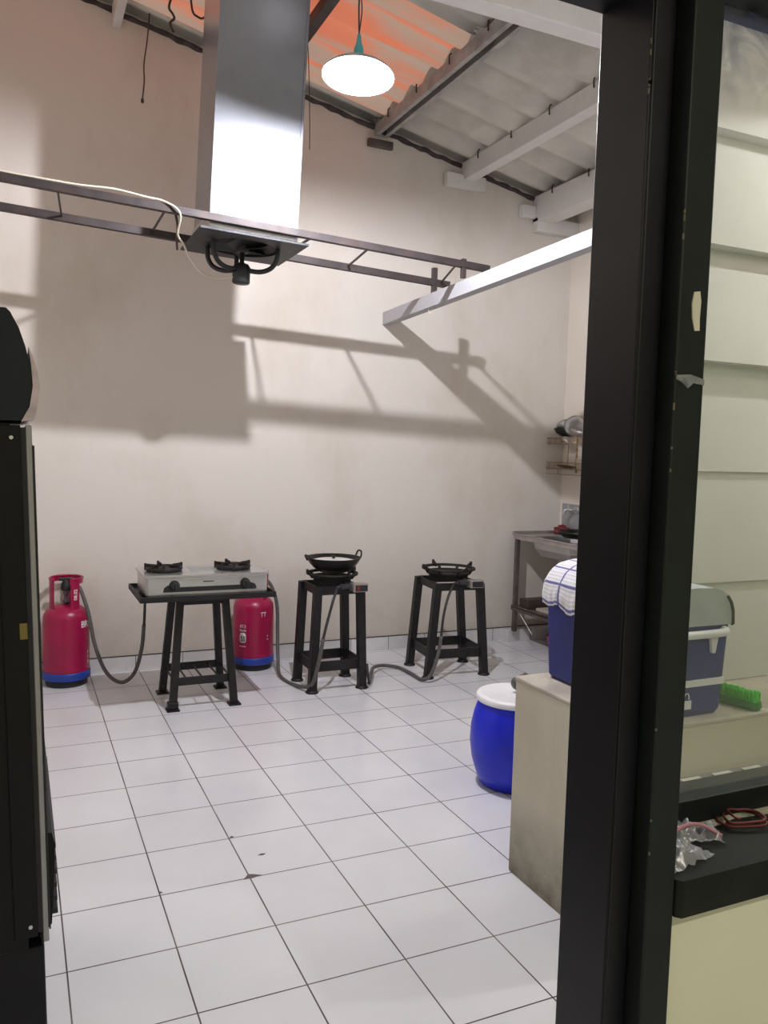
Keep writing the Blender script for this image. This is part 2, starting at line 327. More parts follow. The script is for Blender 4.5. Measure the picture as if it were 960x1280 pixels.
# ------------------------------------------------------------------ mesh helpers
class MB:
    def __init__(s): s.v = []; s.f = []; s.sm = []
    def add(s, vs, fs, smooth=False):
        k = len(s.v); s.v += [tuple(p) for p in vs]
        s.f += [tuple(i+k for i in f) for f in fs]; s.sm += [smooth]*len(fs)
        return s
    def box(s, x0, x1, y0, y1, z0, z1, mat=None):
        vs = [Vector((x, y, z)) for z in (z0, z1) for y in (y0, y1) for x in (x0, x1)]
        if mat: vs = [mat @ v for v in vs]
        return s.add(vs, [(0, 2, 3, 1), (4, 5, 7, 6), (0, 1, 5, 4), (2, 6, 7, 3), (0, 4, 6, 2), (1, 3, 7, 5)])
    def bar(s, a, b, wx, wy, up=(0, 0, 1)):
        # rectangular bar from a to b
        a = Vector(a); b = Vector(b); d = (b-a).normalized(); up = Vector(up)
        if abs(d.dot(up)) > 0.98: up = Vector((0, 1, 0))
        sx = d.cross(up).normalized(); sy = sx.cross(d).normalized()
        vs = []
        for p in (a, b):
            for i, j in ((-1, -1), (1, -1), (1, 1), (-1, 1)):
                vs.append(p+sx*i*wx/2+sy*j*wy/2)
        return s.add(vs, [(0, 1, 2, 3), (7, 6, 5, 4), (0, 4, 5, 1), (1, 5, 6, 2), (2, 6, 7, 3), (3, 7, 4, 0)])
    def leg(s, a, b, wa, wb):
        # splayed square leg whose ends stay horizontal
        vs = []
        for p, wd in ((a, wa), (b, wb)):
            for i, j in ((-1, -1), (1, -1), (1, 1), (-1, 1)):
                vs.append((p[0]+i*wd/2, p[1]+j*wd/2, p[2]))
        return s.add(vs, [(3, 2, 1, 0), (4, 5, 6, 7), (0, 1, 5, 4), (1, 2, 6, 5), (2, 3, 7, 6), (3, 0, 4, 7)])
    def lathe(s, prof, c=(0, 0, 0), n=32, cap=True, smooth=True, rot=None):
        vs = []; fs = []
        for r, z in prof:
            for k in range(n):
                a = 2*math.pi*k/n; p = Vector((r*math.cos(a), r*math.sin(a), z))
                if rot: p = rot @ p
                vs.append(p+Vector(c))
        m = len(prof)
        for i in range(m-1):
            for k in range(n):
                k2 = (k+1) % n
                fs.append((i*n+k, i*n+k2, (i+1)*n+k2, (i+1)*n+k))
        s.add(vs, fs, smooth)
        if cap:
            k0 = len(s.v)-len(vs)
            if prof[0][0] > 1e-4: s.f.append(tuple(k0+k for k in reversed(range(n)))); s.sm.append(False)
            if prof[-1][0] > 1e-4: s.f.append(tuple(k0+(m-1)*n+k for k in range(n))); s.sm.append(False)
        return s
    def cyl(s, a, b, r, n=16, r2=None):
        a = Vector(a); b = Vector(b); d = b-a; q = d.to_track_quat('Z', 'Y').to_matrix()
        return s.lathe([(r, 0), (r if r2 is None else r2, d.length)], a, n, True, True, q)
    def tube(s, pts, r, n=8, smooth_path=True, closed=False, sub=6):
        P = [Vector(p) for p in pts]
        if smooth_path and len(P) > 2:
            Q = []
            m = len(P)
            rng = range(m) if closed else range(m-1)
            for i in rng:
                if closed: p0, p1, p2, p3 = P[(i-1) % m], P[i], P[(i+1) % m], P[(i+2) % m]
                else:
                    p1, p2 = P[i], P[i+1]
                    p0 = P[i-1] if i > 0 else p1*2-p2
                    p3 = P[i+2] if i+2 < m else p2*2-p1
                for k in range(sub):
                    t = k/sub
                    Q.append(0.5*((2*p1)+(-p0+p2)*t+(2*p0-5*p1+4*p2-p3)*t*t+(-p0+3*p1-3*p2+p3)*t**3))
            if not closed: Q.append(P[-1])
            P = Q
        m = len(P); vs = []; fs = []
        nrm = None
        for i in range(m):
            if closed: t = (P[(i+1) % m]-P[i-1]).normalized()
            else: t = (P[min(i+1, m-1)]-P[max(i-1, 0)]).normalized()
            if nrm is None:
                nrm = t.orthogonal().normalized()
            nrm = (nrm-t*nrm.dot(t)).normalized()
            bn = t.cross(nrm)
            rr = r(i/(m-1)) if callable(r) else r
            for k in range(n):
                a = 2*math.pi*k/n
                vs.append(P[i]+nrm*math.cos(a)*rr+bn*math.sin(a)*rr)
        for i in range(m if closed else m-1):
            i2 = (i+1) % m
            for k in range(n):
                k2 = (k+1) % n
                fs.append((i*n+k, i*n+k2, i2*n+k2, i2*n+k))
        if not closed:
            fs.append(tuple(reversed(range(n)))); fs.append(tuple((m-1)*n+k for k in range(n)))
        return s.add(vs, fs, True)
    def prism(s, prof, axis, a, b, smooth=False):
        # prof: closed list of 2-D points; extruded along axis from a to b
        def mk(p, t):
            if axis == 'X': return (t, p[0], p[1])
            if axis == 'Y': return (p[0], t, p[1])
            return (p[0], p[1], t)
        n = len(prof)
        vs = [mk(p, a) for p in prof]+[mk(p, b) for p in prof]
        s.add(vs, [(i, (i+1) % n, n+(i+1) % n, n+i) for i in range(n)], smooth)
        s.add(vs, [tuple(reversed(range(n))), tuple(range(n, 2*n))], False)
        return s
    def build(s, name, mat, parent=None, bevel=0, solid=0, weld=False):
        me = bpy.data.meshes.new(name); me.from_pydata(s.v, [], s.f); me.update()
        bm = bmesh.new(); bm.from_mesh(me)
        if weld: bmesh.ops.remove_doubles(bm, verts=bm.verts, dist=1e-5)
        bmesh.ops.recalc_face_normals(bm, faces=bm.faces)
        bm.to_mesh(me); bm.free()
        if not weld:
            for p, sm in zip(me.polygons, s.sm): p.use_smooth = sm
        else:
            for p in me.polygons: p.use_smooth = True
        o = bpy.data.objects.new(name, me); COL.objects.link(o)
        me.materials.append(mat)
        if parent:
            o.parent = parent
        if solid:
            md = o.modifiers.new('thick', 'SOLIDIFY'); md.thickness = solid; md.offset = 0
        if bevel:
            md = o.modifiers.new('bevel', 'BEVEL'); md.width = bevel; md.segments = 2; md.limit_method = 'ANGLE'; md.angle_limit = math.radians(40)
        return o

def tag(o, label=None, cat=None, group=None, kind=None):
    if label: o['label'] = label
    if cat: o['category'] = cat
    if group: o['group'] = group
    if kind: o['kind'] = kind
    return o
def thing(name, label, cat, loc=(0, 0, 0), rz=0, group=None):
    o = bpy.data.objects.new(name, None); COL.objects.link(o)
    o.empty_display_size = 0.05
    o.location = loc; o.rotation_euler = (0, 0, rz)
    return tag(o, label, cat, group)
def struct(name, mb, mat, parent=None, bevel=0, **k):
    o = mb.build(name, mat, parent, bevel, **k)
    if not parent: o['kind'] = 'structure'
    return o

YW = 2.15      # back wall
XR = 3.88      # right wall
XL = -0.85     # left wall
ROOF = lambda x: 4.15-0.21*x

# ------------------------------------------------------------------ setting
fl = struct('floor', MB().box(XL-0.2, 6.0, -5.5, YW+0.2, -0.08, 0), M['floor'])
def flat_chip(name, pts, z=0.0012):
    n = len(pts); c = (sum(p[0] for p in pts)/n, sum(p[1] for p in pts)/n)
    m = MB(); vs = [(p[0], p[1], 0.0003) for p in pts]+[(c[0]+(p[0]-c[0])*.8, c[1]+(p[1]-c[1])*.8, z) for p in pts]
    m.add(vs, [tuple(range(n, 2*n))]+[(i, (i+1) % n, n+(i+1) % n, n+i) for i in range(n)])
    o = m.build(name, M['chip'], fl); o['label'] = 'dark broken chip at a tile joint'; return o
flat_chip('tile_chip', [(0.575, -0.605), (0.60, -0.575), (0.615, -0.580), (0.645, -0.598), (0.61, -0.606)])
flat_chip('tile_chip', [(0.665, -0.462), (0.68, -0.452), (0.698, -0.458), (0.684, -0.468)])
flat_chip('tile_chip', [(0.602, -0.298), (0.612, -0.282), (0.622, -0.292), (0.612, -0.303)])
flat_chip('tile_chip', [(0.298, -0.587), (0.305, -0.575), (0.312, -0.59)])

# back wall follows the roof slope
wb = MB(); wb.prism([(XL-0.2, 0), (XR+0.15, 0), (XR+0.15, ROOF(XR+0.15)+0.03), (XL-0.2, ROOF(XL-0.2)+0.03)], 'Y', YW, YW+0.15)
struct('wall_back', wb, M['wall'])
wr = MB(); wr.box(XR, XR+0.15, -2.15, YW, 0, ROOF(XR)+0.03)
struct('wall_right', wr, M['wall_side'])
wl = MB(); wl.box(XL-0.15, XL, -2.15, YW, 0, ROOF(XL)+0.03)
struct('wall_left', wl, M['wall_side'])
struct('baseboard_back', MB().box(XL, XR, YW-0.012, YW, 0, 0.098), M['base'], bevel=0.001)
struct('trim_8', MB().box(XL, XR, YW-0.013, YW, 0.0985, 0.103), M['mortar_gap_dark'])
struct('trim_1', MB().box(3.37, XR, YW-0.09, YW-0.012, 0, 0.094), M['base'], bevel=0.003)

# front room around the camera: side walls, rear wall, ceiling, and the wall above the door and window heads
struct('wall_front_room_left', MB().box(-1.75, -1.60, -5.5, -2.15, 0, 2.90), M['yellow_wall'])
struct('wall_front_room_right', MB().box(3.88, 4.03, -5.5, -2.15, 0, 2.90), M['yellow_wall'])
struct('wall_front_room_rear', MB().box(-1.75, 4.03, -5.65, -5.5, 0, 2.90), M['yellow_wall'])
struct('ceiling_front_room', MB().box(-1.75, 4.03, -5.65, -2.30, 2.90, 3.0), M['wall_side'])
uw = MB(); uw.prism([(-1.75, 2.32), (3.88, 2.32), (3.88, ROOF(3.88)+0.03), (-1.75, ROOF(-1.75)+0.03)], 'Y', -2.30, -2.15)
struct('wall_upper_front', uw, M['wall_side'])
struct('wall_front_left', MB().box(-1.75, -0.62, -2.30, -2.15, 0, 2.32), M['wall_side'])

# boarded partition at the right, lapped boards on the side towards the window
bp_ = MB()
zs = [0.702, 1.05, 1.43, 1.79, 2.16, 2.52, 2.89, 3.26]
prof = [(-0.90, 0.70), (-1.16, 0.70)]
for i in range(len(zs)-1):
    d = 0.016 if i < 3 else 0.05
    dn = 0.016 if i+1 < 3 else 0.05
    if i > 0: prof.append((-1.16-d, zs[i]+0.0))
    prof.append((-1.16, zs[i+1]))
prof += [(-0.90, zs[-1])]
# board faces: out at the foot, in at the head of every board
pf = [(-0.90, 0.702)]
for i in range(len(zs)-1):
    d = 0.012 if i < 3 else 0.055
    pf.append((-1.16-d, zs[i])); pf.append((-1.16, zs[i+1]))
pf.append((-0.90, zs[-1]))
bp_.prism(pf, 'X', 1.86, XR)
struct('wall_partition', bp_, M['board'])

# roof: grey corrugated sheets, with an orange translucent band
def corr(x0, x1, y0, y1, pitch=0.27, amp=0.030):
    m = MB(); ny = max(2, int((y1-y0)/pitch*10)); nx = 2
    vs = []; fs = []
    for i in range(nx):
        x = x0+(x1-x0)*i/(nx-1)
        for j in range(ny+1):
            y = y0+(y1-y0)*j/ny
            vs.append((x, y, ROOF(x)+0.06+amp*math.cos(2*math.pi*y/pitch)))
    for j in range(ny): fs.append((j, j+1, ny+1+j+1, ny+1+j))
    m.add(vs, fs, True); return m
XO = 2.2
rf = corr(-1.1, XO, 2.0, 2.5); a = corr(-1.1, XO, -2.4, 0.86); b_ = corr(XO-0.02, 4.2, -2.4, 2.5)
for q in (a, b_): rf.add(q.v, q.f, True)
ceil = struct('ceiling', rf, M['roof'], solid=0.006)
os_ = corr(-1.1, XO, 0.86, 2.0)
oo = os_.build('translucent_sheet', M['orange'], ceil); oo['label'] = 'orange translucent corrugated sheet glowing in the grey roof'

# dark ragged strip added for the shaded gap between wall and roof
md_ = MB(); pts = []
x = XL
while x < XR-0.02:
    pts.append((x, YW-0.004+random.uniform(-0.005, 0.005), ROOF(x)+0.0+random.uniform(-0.005, 0.005))); x += 0.045
md_.tube(pts, lambda t: 0.017+0.008*noise.noise((t*60, 0, 0)), 7, True, sub=2)
struct('trim_2', md_, M['mortar_gap_dark'])

# purlins of the roof
def purlin(x, wd, h, y0, mat, label, cbeam=False, drop=0.0):
    t = thing('roof_purlin', label, 'roof beam', (x, YW, ROOF(x)+0.028-h))
    m = MB(); zt = 0.035+h+drop
    if cbeam:
        m.box(-wd/2, -wd/2+0.012, y0-YW, -0.01, 0, h); m.box(wd/2-0.012, wd/2, y0-YW, -0.01, 0, h)
        m.box(-wd/2+0.012, wd/2-0.012, y0-YW, -0.01, h-0.02, h)
        m.box(-wd/2+0.012, -wd/2+0.03, y0-YW, -0.01, 0, 0.008); m.box(wd/2-0.03, wd/2-0.012, y0-YW, -0.01, 0, 0.008)
    else:
        m.box(-wd/2, wd/2, y0-YW, -0.005, 0, h)
    m.build('beam', mat, t, bevel=0.002)
    for k in range(5):
        yy = -0.25-0.42*k
        hk = MB(); hk.tube([(-wd/2-0.006, yy, h-0.035), (-wd/2-0.008, yy, h-0.01), (-wd/2-0.006, yy, h+0.015), (-wd/2+0.006, yy, h+0.028)], 0.0045, 6)
        hk.build('hook_bolt', M['wire_dark'], t)
    return t
purlin(2.21, 0.10, 0.075, -0.05, M['purlin_grey'], 'grey channel purlin nearest the hanging lamp, under the corrugated roof', True)
purlin(2.905, 0.09, 0.125, -0.05, M['white_wood'], 'white wooden purlin, middle one of the three right of the lamp')
purlin(3.58, 0.16, 0.19, -0.05, M['white_wood'], 'thick white purlin at the low right end of the roof')
purlin(0.45, 0.05, 0.12, -0.05, M['white_wood'], 'thin pale purlin at the top left corner, left of the metal duct')
purlin(1.42, 0.06, 0.06, -0.05, M['steel_rail'], 'purlin hidden behind the metal duct at the orange roof sheets')

# wall plate blocks under the purlins
blk = MB().box(2.72, 3.05, YW-0.05, YW, 3.385, 3.485)
struct('trim_3', blk, M['white_wood'], bevel=0.008)
blk = MB().box(3.375, 3.50, YW-0.05, YW, 3.255, 3.35); blk.box(3.50, XR, YW-0.08, YW, 3.16, 3.27)
struct('trim_4', blk, M['white_wood'], bevel=0.008)
blk = MB().box(2.11, 2.30, YW-0.035, YW, 3.56, 3.615)
struct('trim_5', blk, M['sink_frame'], bevel=0.008)

# long white header beam across the room
hb = MB().box(XL, 3.88, -0.20, -0.10, 3.31, 3.42)
o = tag(hb.build('header_beam', M['white_wood'], bevel=0.004), 'long white beam crossing the room under the roof, upper right beside the black frame', 'beam')
# bright beam running from the back wall towards the window
bb = MB()
y1 = -0.80; k1 = YW-y1; xe = 2.266-0.08*k1; z0 = 2.357; z1 = 2.357-0.007*k1; bw = 0.062
bb.add([(2.266, YW, z0), (2.266+bw, YW, z0), (xe+bw, y1, z1), (xe, y1, z1),
        (2.266, YW, z0+0.088), (2.266+bw, YW, z0+0.088), (xe+bw, y1, z1+0.070), (xe, y1, z1+0.070)],
       [(0, 1, 2, 3), (4, 5, 6, 7), (0, 1, 5, 4), (1, 2, 6, 5), (2, 3, 7, 6), (3, 0, 4, 7)])
wbm = tag(bb.build('wall_beam', M['beam_white'], bevel=0.002), 'bright white straight beam jutting from the back wall at head of the shadow', 'beam')
hk = MB().tube([(2.22, 1.35, 2.358), (2.22, 1.35, 2.335), (2.225, 1.33, 2.318), (2.235, 1.31, 2.326)], 0.002, 6)
hk.build('hook', M['wire_white'], wbm)

# ------------------------------------------------------------------ steel ladder frame
def zr(x): return 2.616-(x+0.169)*0.0434
fr = thing('steel_ladder_frame', 'dark steel ladder-like frame crossing the room and carrying the duct', 'steel frame')
MB().bar((XL, 0.835, zr(XL)), (2.33, 0.835, zr(2.33)), 0.032, 0.037).build('rail', M['steel_rail'], fr, bevel=0.002)
MB().bar((XL, 1.325, zr(XL)-0.004), (2.345, 1.325, zr(2.345)-0.004), 0.032, 0.040).build('rail', M['steel_rail'], fr, bevel=0.002)
for xa, xb in ((-0.55, -0.55), (0.06, 0.10), (0.54, 0.545), (1.60, 1.66), (2.13, 2.28)):
    MB().bar((xa, 0.85, zr(xa)), (xb, 1.31, zr(xb)), 0.009, 0.009).build('rung', M['steel_rail'], fr)
MB().bar((2.165, 0.835, zr(2.165)-0.075), (2.165, 0.835, zr(2.165)+0.030), 0.026, 0.026).build('post', M['steel_rail'], fr, bevel=0.002)
MB().bar((2.24, 1.325, zr(2.24)-0.10), (2.24, 1.325, zr(2.24)+0.085), 0.030, 0.030).build('post', M['steel_rail'], fr, bevel=0.002)
MB().bar((1.27, 1.325, zr(1.27)), (1.28, 0.835, zr(1.28)), 0.010, 0.010).build('rung', M['steel_rail'], fr)
MB().tube([(0.58, 0.86, 2.60), (0.60, 0.88, 2.53), (0.61, 0.95, 2.47), (0.63, 1.05, 2.45)], 0.006, 6).build('bracket', M['steel_rail'], fr)

# ------------------------------------------------------------------ exhaust duct
dt = thing('exhaust_duct', 'tall square galvanised metal duct hanging from the roof over the steel frame', 'duct', (0.975, 1.075, 2.56))
dt.rotation_euler = (0, math.radians(2.2), 0)
m = MB()
dw, dd = 0.218, 0.212
m.box(-dw, dw, -dd, dd, -0.02, 1.36)
m.build('duct_body', M['galv'], dt, bevel=0.004)
m = MB()
for sx in (-1, 1):
    m.bar((sx*(dw+0.001), -dd-0.003, -0.02), (sx*(dw+0.001), -dd-0.003, 1.36), 0.012, 0.006)
m.build('corner_seam', M['galv'], dt)
m = MB().box(-dw-0.008, dw+0.008, -dd-0.010, dd+0.010, -0.032, 0.045)
m.build('flange', M['stainless'], dt, bevel=0.003)
m = MB(); mo = MB()
pw, pd = 0.275, 0.262
ho = []
N_ = 24
# plate with a round opening
vs = []; fs = []
for k in range(N_):
    a = 2*math.pi*k/N_; c, s_ = math.cos(a), math.sin(a)
    q = max(abs(c), abs(s_)); ex, ey = c/q*pw, s_/q*pd
    for z in (-0.056, -0.044):
        vs.append((ex, ey, z)); vs.append((0.185*c, 0.185*s_, z))
for k in range(N_):
    a0 = 4*k; b0 = 4*((k+1) % N_)
    fs += [(a0, b0, b0+1, a0+1), (a0+2, a0+3, b0+3, b0+2), (a0, a0+2, b0+2, b0), (a0+1, b0+1, b0+3, a0+3)]
m.add(vs, fs)
m.build('base_plate', M['galv_dark'], dt, bevel=0.001)
m = MB().box(-0.20, 0.20, -0.20, 0.20, -0.0435, -0.043); m.build('opening_shade_sheet', M['duct_dark'], dt)  # black sheet across the duct mouth, painting the shade inside
fan = thing('exhaust_fan', 'black exhaust fan motor on curved arms below the duct mouth', 'fan', (0.965, 1.075, 2.32))
fan.rotation_euler = (0, math.radians(2.2), 0)
m = MB(); m.lathe([(0.0, 0), (0.040, 0), (0.046, 0.006), (0.046, 0.085), (0.040, 0.092), (0.036, 0.10), (0.02, 0.105), (0.012, 0.11), (0.012, 0.165), (0.0, 0.165)], n=28)
m.build('motor', M['black_plastic'], fan)
for a in (205, 330, 85, 150):
    c, s_ = math.cos(math.radians(a)), math.sin(math.radians(a)); L_ = 0.20
    m = MB(); m.tube([(0.03*c, 0.03*s_, 0.07), (0.10*c, 0.10*s_, 0.065), (0.155*c, 0.155*s_, 0.085), (0.185*c, 0.185*s_, 0.13), (0.19*c, 0.19*s_, 0.19)], 0.0125, 10)
    m.build('arm', M['black_plastic'], fan)
m = MB()
for k in range(5):
    a = math.radians(72*k+20); R_ = Matrix.Rotation(a, 4, 'Z') @ Matrix.Translation((0.085, 0, 0.185)) @ Matrix.Rotation(math.radians(28), 4, 'X')
    m.box(-0.06, 0.06, -0.038, 0.038, -0.0012, 0.0012, R_)
m.lathe([(0.03, 0.16), (0.034, 0.165), (0.034, 0.20), (0.0, 0.21)])
m.build('fan_blades', M['galv_dark'], fan, bevel=0.0005)
MB().tube([(XL+0.05, 0.83, zr(XL)+0.03), (-0.2, 0.825, zr(-0.2)+0.024), (0.02, 0.82, 2.632), (0.15, 0.815, 2.628), (0.30, 0.812, 2.632), (0.44, 0.812, 2.618), (0.53, 0.815, 2.61), (0.60, 0.81, 2.565), (0.605, 0.90, 2.49),
           (0.65, 1.0, 2.47), (0.70, 1.08, 2.42), (0.76, 1.1, 2.362), (0.84, 1.1, 2.34), (0.925, 1.07, 2.35)], 0.005, 8).build('electric_cable', M['wire_white'])
tag(bpy.data.objects['electric_cable'], 'thin cream cable lying on the steel frame and looping to the fan motor', 'cable')

# ------------------------------------------------------------------ hanging lamp
lamp = thing('pendant_lamp', 'round enamel pendant lamp, lit white, hanging from the roof', 'lamp', (1.210, 0.105, 3.043))
R_t = Matrix.Rotation(math.radians(-4), 3, 'X') @ Matrix.Rotation(math.radians(4), 3, 'Y')
m = MB(); m.lathe([(0.152, 0), (0.150, 0.005), (0.130, 0.022), (0.095, 0.038), (0.055, 0.048), (0.025, 0.052)], n=48, cap=False, rot=R_t)
sh = m.build('lamp_shade', M['shade_in'], lamp)
m = MB(); m.lathe([(0.1545, -0.001), (0.1525, 0.006), (0.132, 0.0245), (0.097, 0.0405), (0.057, 0.0505), (0.026, 0.0545), (0.0245, 0.056)], n=48, cap=False, rot=R_t)
so = m.build('shade_outer_face', M['shade_out'], sh)
m = MB()
ringp = [R_t @ Vector((0.1535*math.cos(t*math.pi/16), 0.1535*math.sin(t*math.pi/16), 0)) for t in range(32)]
m.tube(ringp, 0.0022, 6, True, True, 2); m.build('rim', M['shade_rim'], sh)
bulbz = -0.018
m = MB(); prof_b = [(0.022*math.sin(math.pi*k/12), -0.022*math.cos(math.pi*k/12)) for k in range(13)]
prof_b[0] = (0.0004, -0.022); prof_b[-1] = (0.0004, 0.022)
m.lathe(prof_b, (0, 0, bulbz), n=20, cap=False); m.build('bulb', M['bulb'], lamp)
m = MB(); m.lathe([(0.008, -0.012), (0.018, 0.028), (0.020, 0.035), (0.020, 0.065), (0.021, 0.07), (0.021, 0.11), (0.012, 0.135), (0.007, 0.17), (0.0, 0.17)], n=20)
m.build('socket', M['lamp_socket'], lamp)
m = MB(); m.tube([(0, 0, 0.165), (-0.004, 0, 0.30), (0.006, 0, 0.42), (0.002, 0, ROOF(1.2)+0.05-3.035)], 0.0035, 6)
m.tube([(0, 0.004, 0.165), (0.010, 0, 0.27), (0.004, 0.006, 0.36), (0.002, 0, 0.5)], 0.0025, 6)
m.build('cord', M['wire_dark'], lamp)

# hanging wires
def wire(name, pts, r, label):
    return tag(MB().tube(pts, r, 6).build(name, M['wire_dark']), label, 'wire')
m = MB().tube([(0.632, 2.05, ROOF(0.63)+0.03), (0.619, 2.05, 3.891), (0.601, 2.05, 3.748), (0.603, 2.05, 3.65), (0.595, 2.05, 3.56), (0.593, 2.05, 3.533)], 0.0042, 6)
m.lathe([(0.002, -0.012), (0.010, -0.006), (0.009, 0.012), (0.003, 0.02)], (0.593, 2.05, 3.53), 8)
tag(m.build('dangling_wire', M['wire_dark']), 'thin wire dangling from the roof left of the metal duct', 'wire')
m = MB().tube([(1.47, 1.6, ROOF(1.47)+0.04), (1.485, 1.6, 3.85), (1.50, 1.6, 3.574), (1.506, 1.6, 3.40), (1.508, 1.6, 3.264)], 0.0028, 6)
tag(m.build('dangling_wire', M['wire_dark']), 'fine wire hanging just right of the metal duct, left of the lamp', 'wire')
wire('wire_hook', [(0.72, 1.8, ROOF(0.7)+0.05), (0.705, 1.8, 3.985), (0.725, 1.8, 3.955), (0.735, 1.8, 3.93), (0.712, 1.8, 3.90), (0.728, 1.8, 3.86), (0.736, 1.8, 3.855)], 0.007, 'bent dark wire hook hanging against the orange roof sheets')
wire('wire_hook', [(0.785, 1.6, ROOF(0.79)+0.05), (0.80, 1.6, 3.90), (0.83, 1.6, 3.872), (0.862, 1.6, 3.872), (0.90, 1.6, 3.92)], 0.006, 'curved dark wire beside the top of the duct, by the orange sheets')

# ------------------------------------------------------------------ gas cylinders
def text_mesh(s, size, depth=0.0):
    cu = bpy.data.curves.new('t', 'FONT'); cu.body = s; cu.size = size; cu.align_x = 'CENTER'; cu.align_y = 'CENTER'; cu.offset = size*0.02
    o = bpy.data.objects.new('t', cu); COL.objects.link(o)
    me = bpy.data.meshes.new_from_object(o.evaluated_get(bpy.context.evaluated_depsgraph_get()))
    bpy.data.objects.remove(o); bpy.data.curves.remove(cu)
    return me
def wrap_text(s, size, R, az, z, parent, name, mat, vertical=False, hs=1.0):
    me = text_mesh(s, size)
    bm = bmesh.new(); bm.from_mesh(me)
    bmesh.ops.subdivide_edges(bm, edges=[e for e in bm.edges if e.calc_length() > size*0.3], cuts=2)
    for v in bm.verts:
        x, y = v.co.x*hs, v.co.y
        if vertical: x, y = -y, x
        a = az+x/R
        v.co = Vector((R*math.cos(a), R*math.sin(a), z+y))
    bm.to_mesh(me); bm.free(); me.materials.clear(); me.materials.append(mat)
    me.name = name
    o = bpy.data.objects.new(name, me); COL.objects.link(o); o.parent = parent
    md = o.modifiers.new('th', 'SOLIDIFY'); md.thickness = 0.0012; md.offset = 0
    return o
def patch(R, a0, a1, z0, z1, parent, name, mat, round_=0.25, n=10):
    m = MB(); pts = []
    # rounded shield outline
    for k in range(28):
        t = 2*math.pi*k/28
        c, s_ = math.cos(t), math.sin(t)
        p = 4.0
        x = math.copysign(abs(c)**(2/p), c); y = math.copysign(abs(s_)**(2/p), s_)
        a = (a0+a1)/2+(a1-a0)/2*x; z = (z0+z1)/2+(z1-z0)/2*y
        pts.append((R*math.cos(a), R*math.sin(a), z))
    ac = (a0+a1)/2
    vs = pts+[(R*math.cos(ac), R*math.sin(ac), (z0+z1)/2)]
    m.add(vs, [(k, (k+1) % 28, 28) for k in range(28)], True)
    return m.build(name, mat, parent, solid=0.001)

def cylinder(loc, rz, label, badge):
    t = thing('gas_cylinder', label, 'gas cylinder', loc, 0, 'magenta gas cylinders by the back wall')
    R = 0.133
    m = MB(); m.lathe([(0.095, 0.0), (0.118, 0.0), (0.121, 0.006), (0.121, 0.050), (0.112, 0.055), (0.10, 0.05)], n=40)
    m.build('foot_ring', M['black_rubber'], t)
    m = MB(); m.lathe([(0.122, 0.040), (0.137, 0.041), (0.139, 0.045), (0.139, 0.082), (0.136, 0.088), (0.126, 0.088)], n=40, cap=False)
    m.build('blue_band', M['blue_band'], t)['label'] = 'blue ring around the foot'
    m = MB(); m.lathe([(0.10, 0.052), (0.128, 0.075), (0.134, 0.09), (0.136, 0.10), (0.133, 0.112), (R, 0.12), (R, 0.26), (R+0.0008, 0.27), (R, 0.28), (R, 0.405), (0.128, 0.43), (0.112, 0.455), (0.085, 0.474), (0.05, 0.485), (0.02, 0.489), (0.0, 0.489)], n=48)
    m.build('body', M['magenta'], t)
    # collar: ring on three uprights
    m = MB(); Rc = 0.090
    def band(a0, a1, z0, z1, n=14):
        vs = []; fs = []
        for k in range(n+1):
            a = a0+(a1-a0)*k/n
            for rr in (Rc, Rc+0.006):
                for z in (z0, z1): vs.append((rr*math.cos(a), rr*math.sin(a), z))
        for k in range(n):
            q = 4*k; fs += [(q, q+1, q+5, q+4), (q+2, q+6, q+7, q+3), (q+1, q+3, q+7, q+5), (q, q+4, q+6, q+2)]
        fs += [(0, 2, 3, 1), (4*n, 4*n+1, 4*n+3, 4*n+2)]
        m.add(vs, fs)
    az = rz
    band(az+math.radians(-70), az+math.radians(230), 0.618, 0.648, 40)
    for c_, w_ in ((-50, 34), (80, 34), (212, 34)):
        band(az+math.radians(c_-w_/2), az+math.radians(c_+w_/2), 0.440, 0.630, 8)
    ringp = [((Rc+0.003)*math.cos(az+math.radians(t_)), (Rc+0.003)*math.sin(az+math.radians(t_)), 0.648) for t_ in range(-70, 231, 20)]
    m.tube(ringp, 0.007, 8, True, False, 2)
    m.build('collar', M['magenta'], t)
    wrap_text('08.02', 0.030, Rc+0.0075, az+math.radians(-50), 0.555, t, 'collar_print', M['white_print'], True)
    m = MB(); m.lathe([(0.016, 0.482), (0.020, 0.50), (0.020, 0.51), (0.013, 0.515), (0.013, 0.545), (0.02, 0.55), (0.02, 0.575), (0.0, 0.58)], n=16)
    m.cyl((0.0, 0, 0.56), (0.03, 0.01, 0.56), 0.009)
    v = m.build('valve', M['brass'], t)
    m = MB(); m.lathe([(0.0, 0.570), (0.030, 0.572), (0.033, 0.585), (0.030, 0.61), (0.022, 0.622), (0.022, 0.635), (0.0, 0.636)], n=12)
    m.box(-0.042, 0.042, -0.012, 0.012, 0.630, 0.648)
    m.cyl((0.0, 0.0, 0.60), (0.060, 0.0, 0.60), 0.011)
    m.build('regulator', M['black_plastic'], v, bevel=0.003)
    if badge:
        patch(R+0.0012, badge-0.17, badge+0.17, 0.19, 0.255, t, 'number_badge', M['white_print'])
        wrap_text('55', 0.046, R+0.003, badge+0.02, 0.215, t, 'badge_number', M['black_print'], hs=0.8)
        wrap_text('(C)', 0.024, R+0.002, badge, 0.300, t, 'badge_print', M['white_print'], hs=1.4)
        wrap_text('FREN', 0.020, R+0.002, badge, 0.270, t, 'badge_print', M['white_print'])
        wrap_text('ooooooo', 0.012, R+0.002, badge, 0.168, t, 'badge_print', M['white_print'])
    return t
def facing(px): return px
c1 = cylinder((0.155, 2.00, 0), math.radians(-60)+math.radians(50), 'leftmost magenta gas cylinder, its collar and valve in view beside the black display cooler', None)
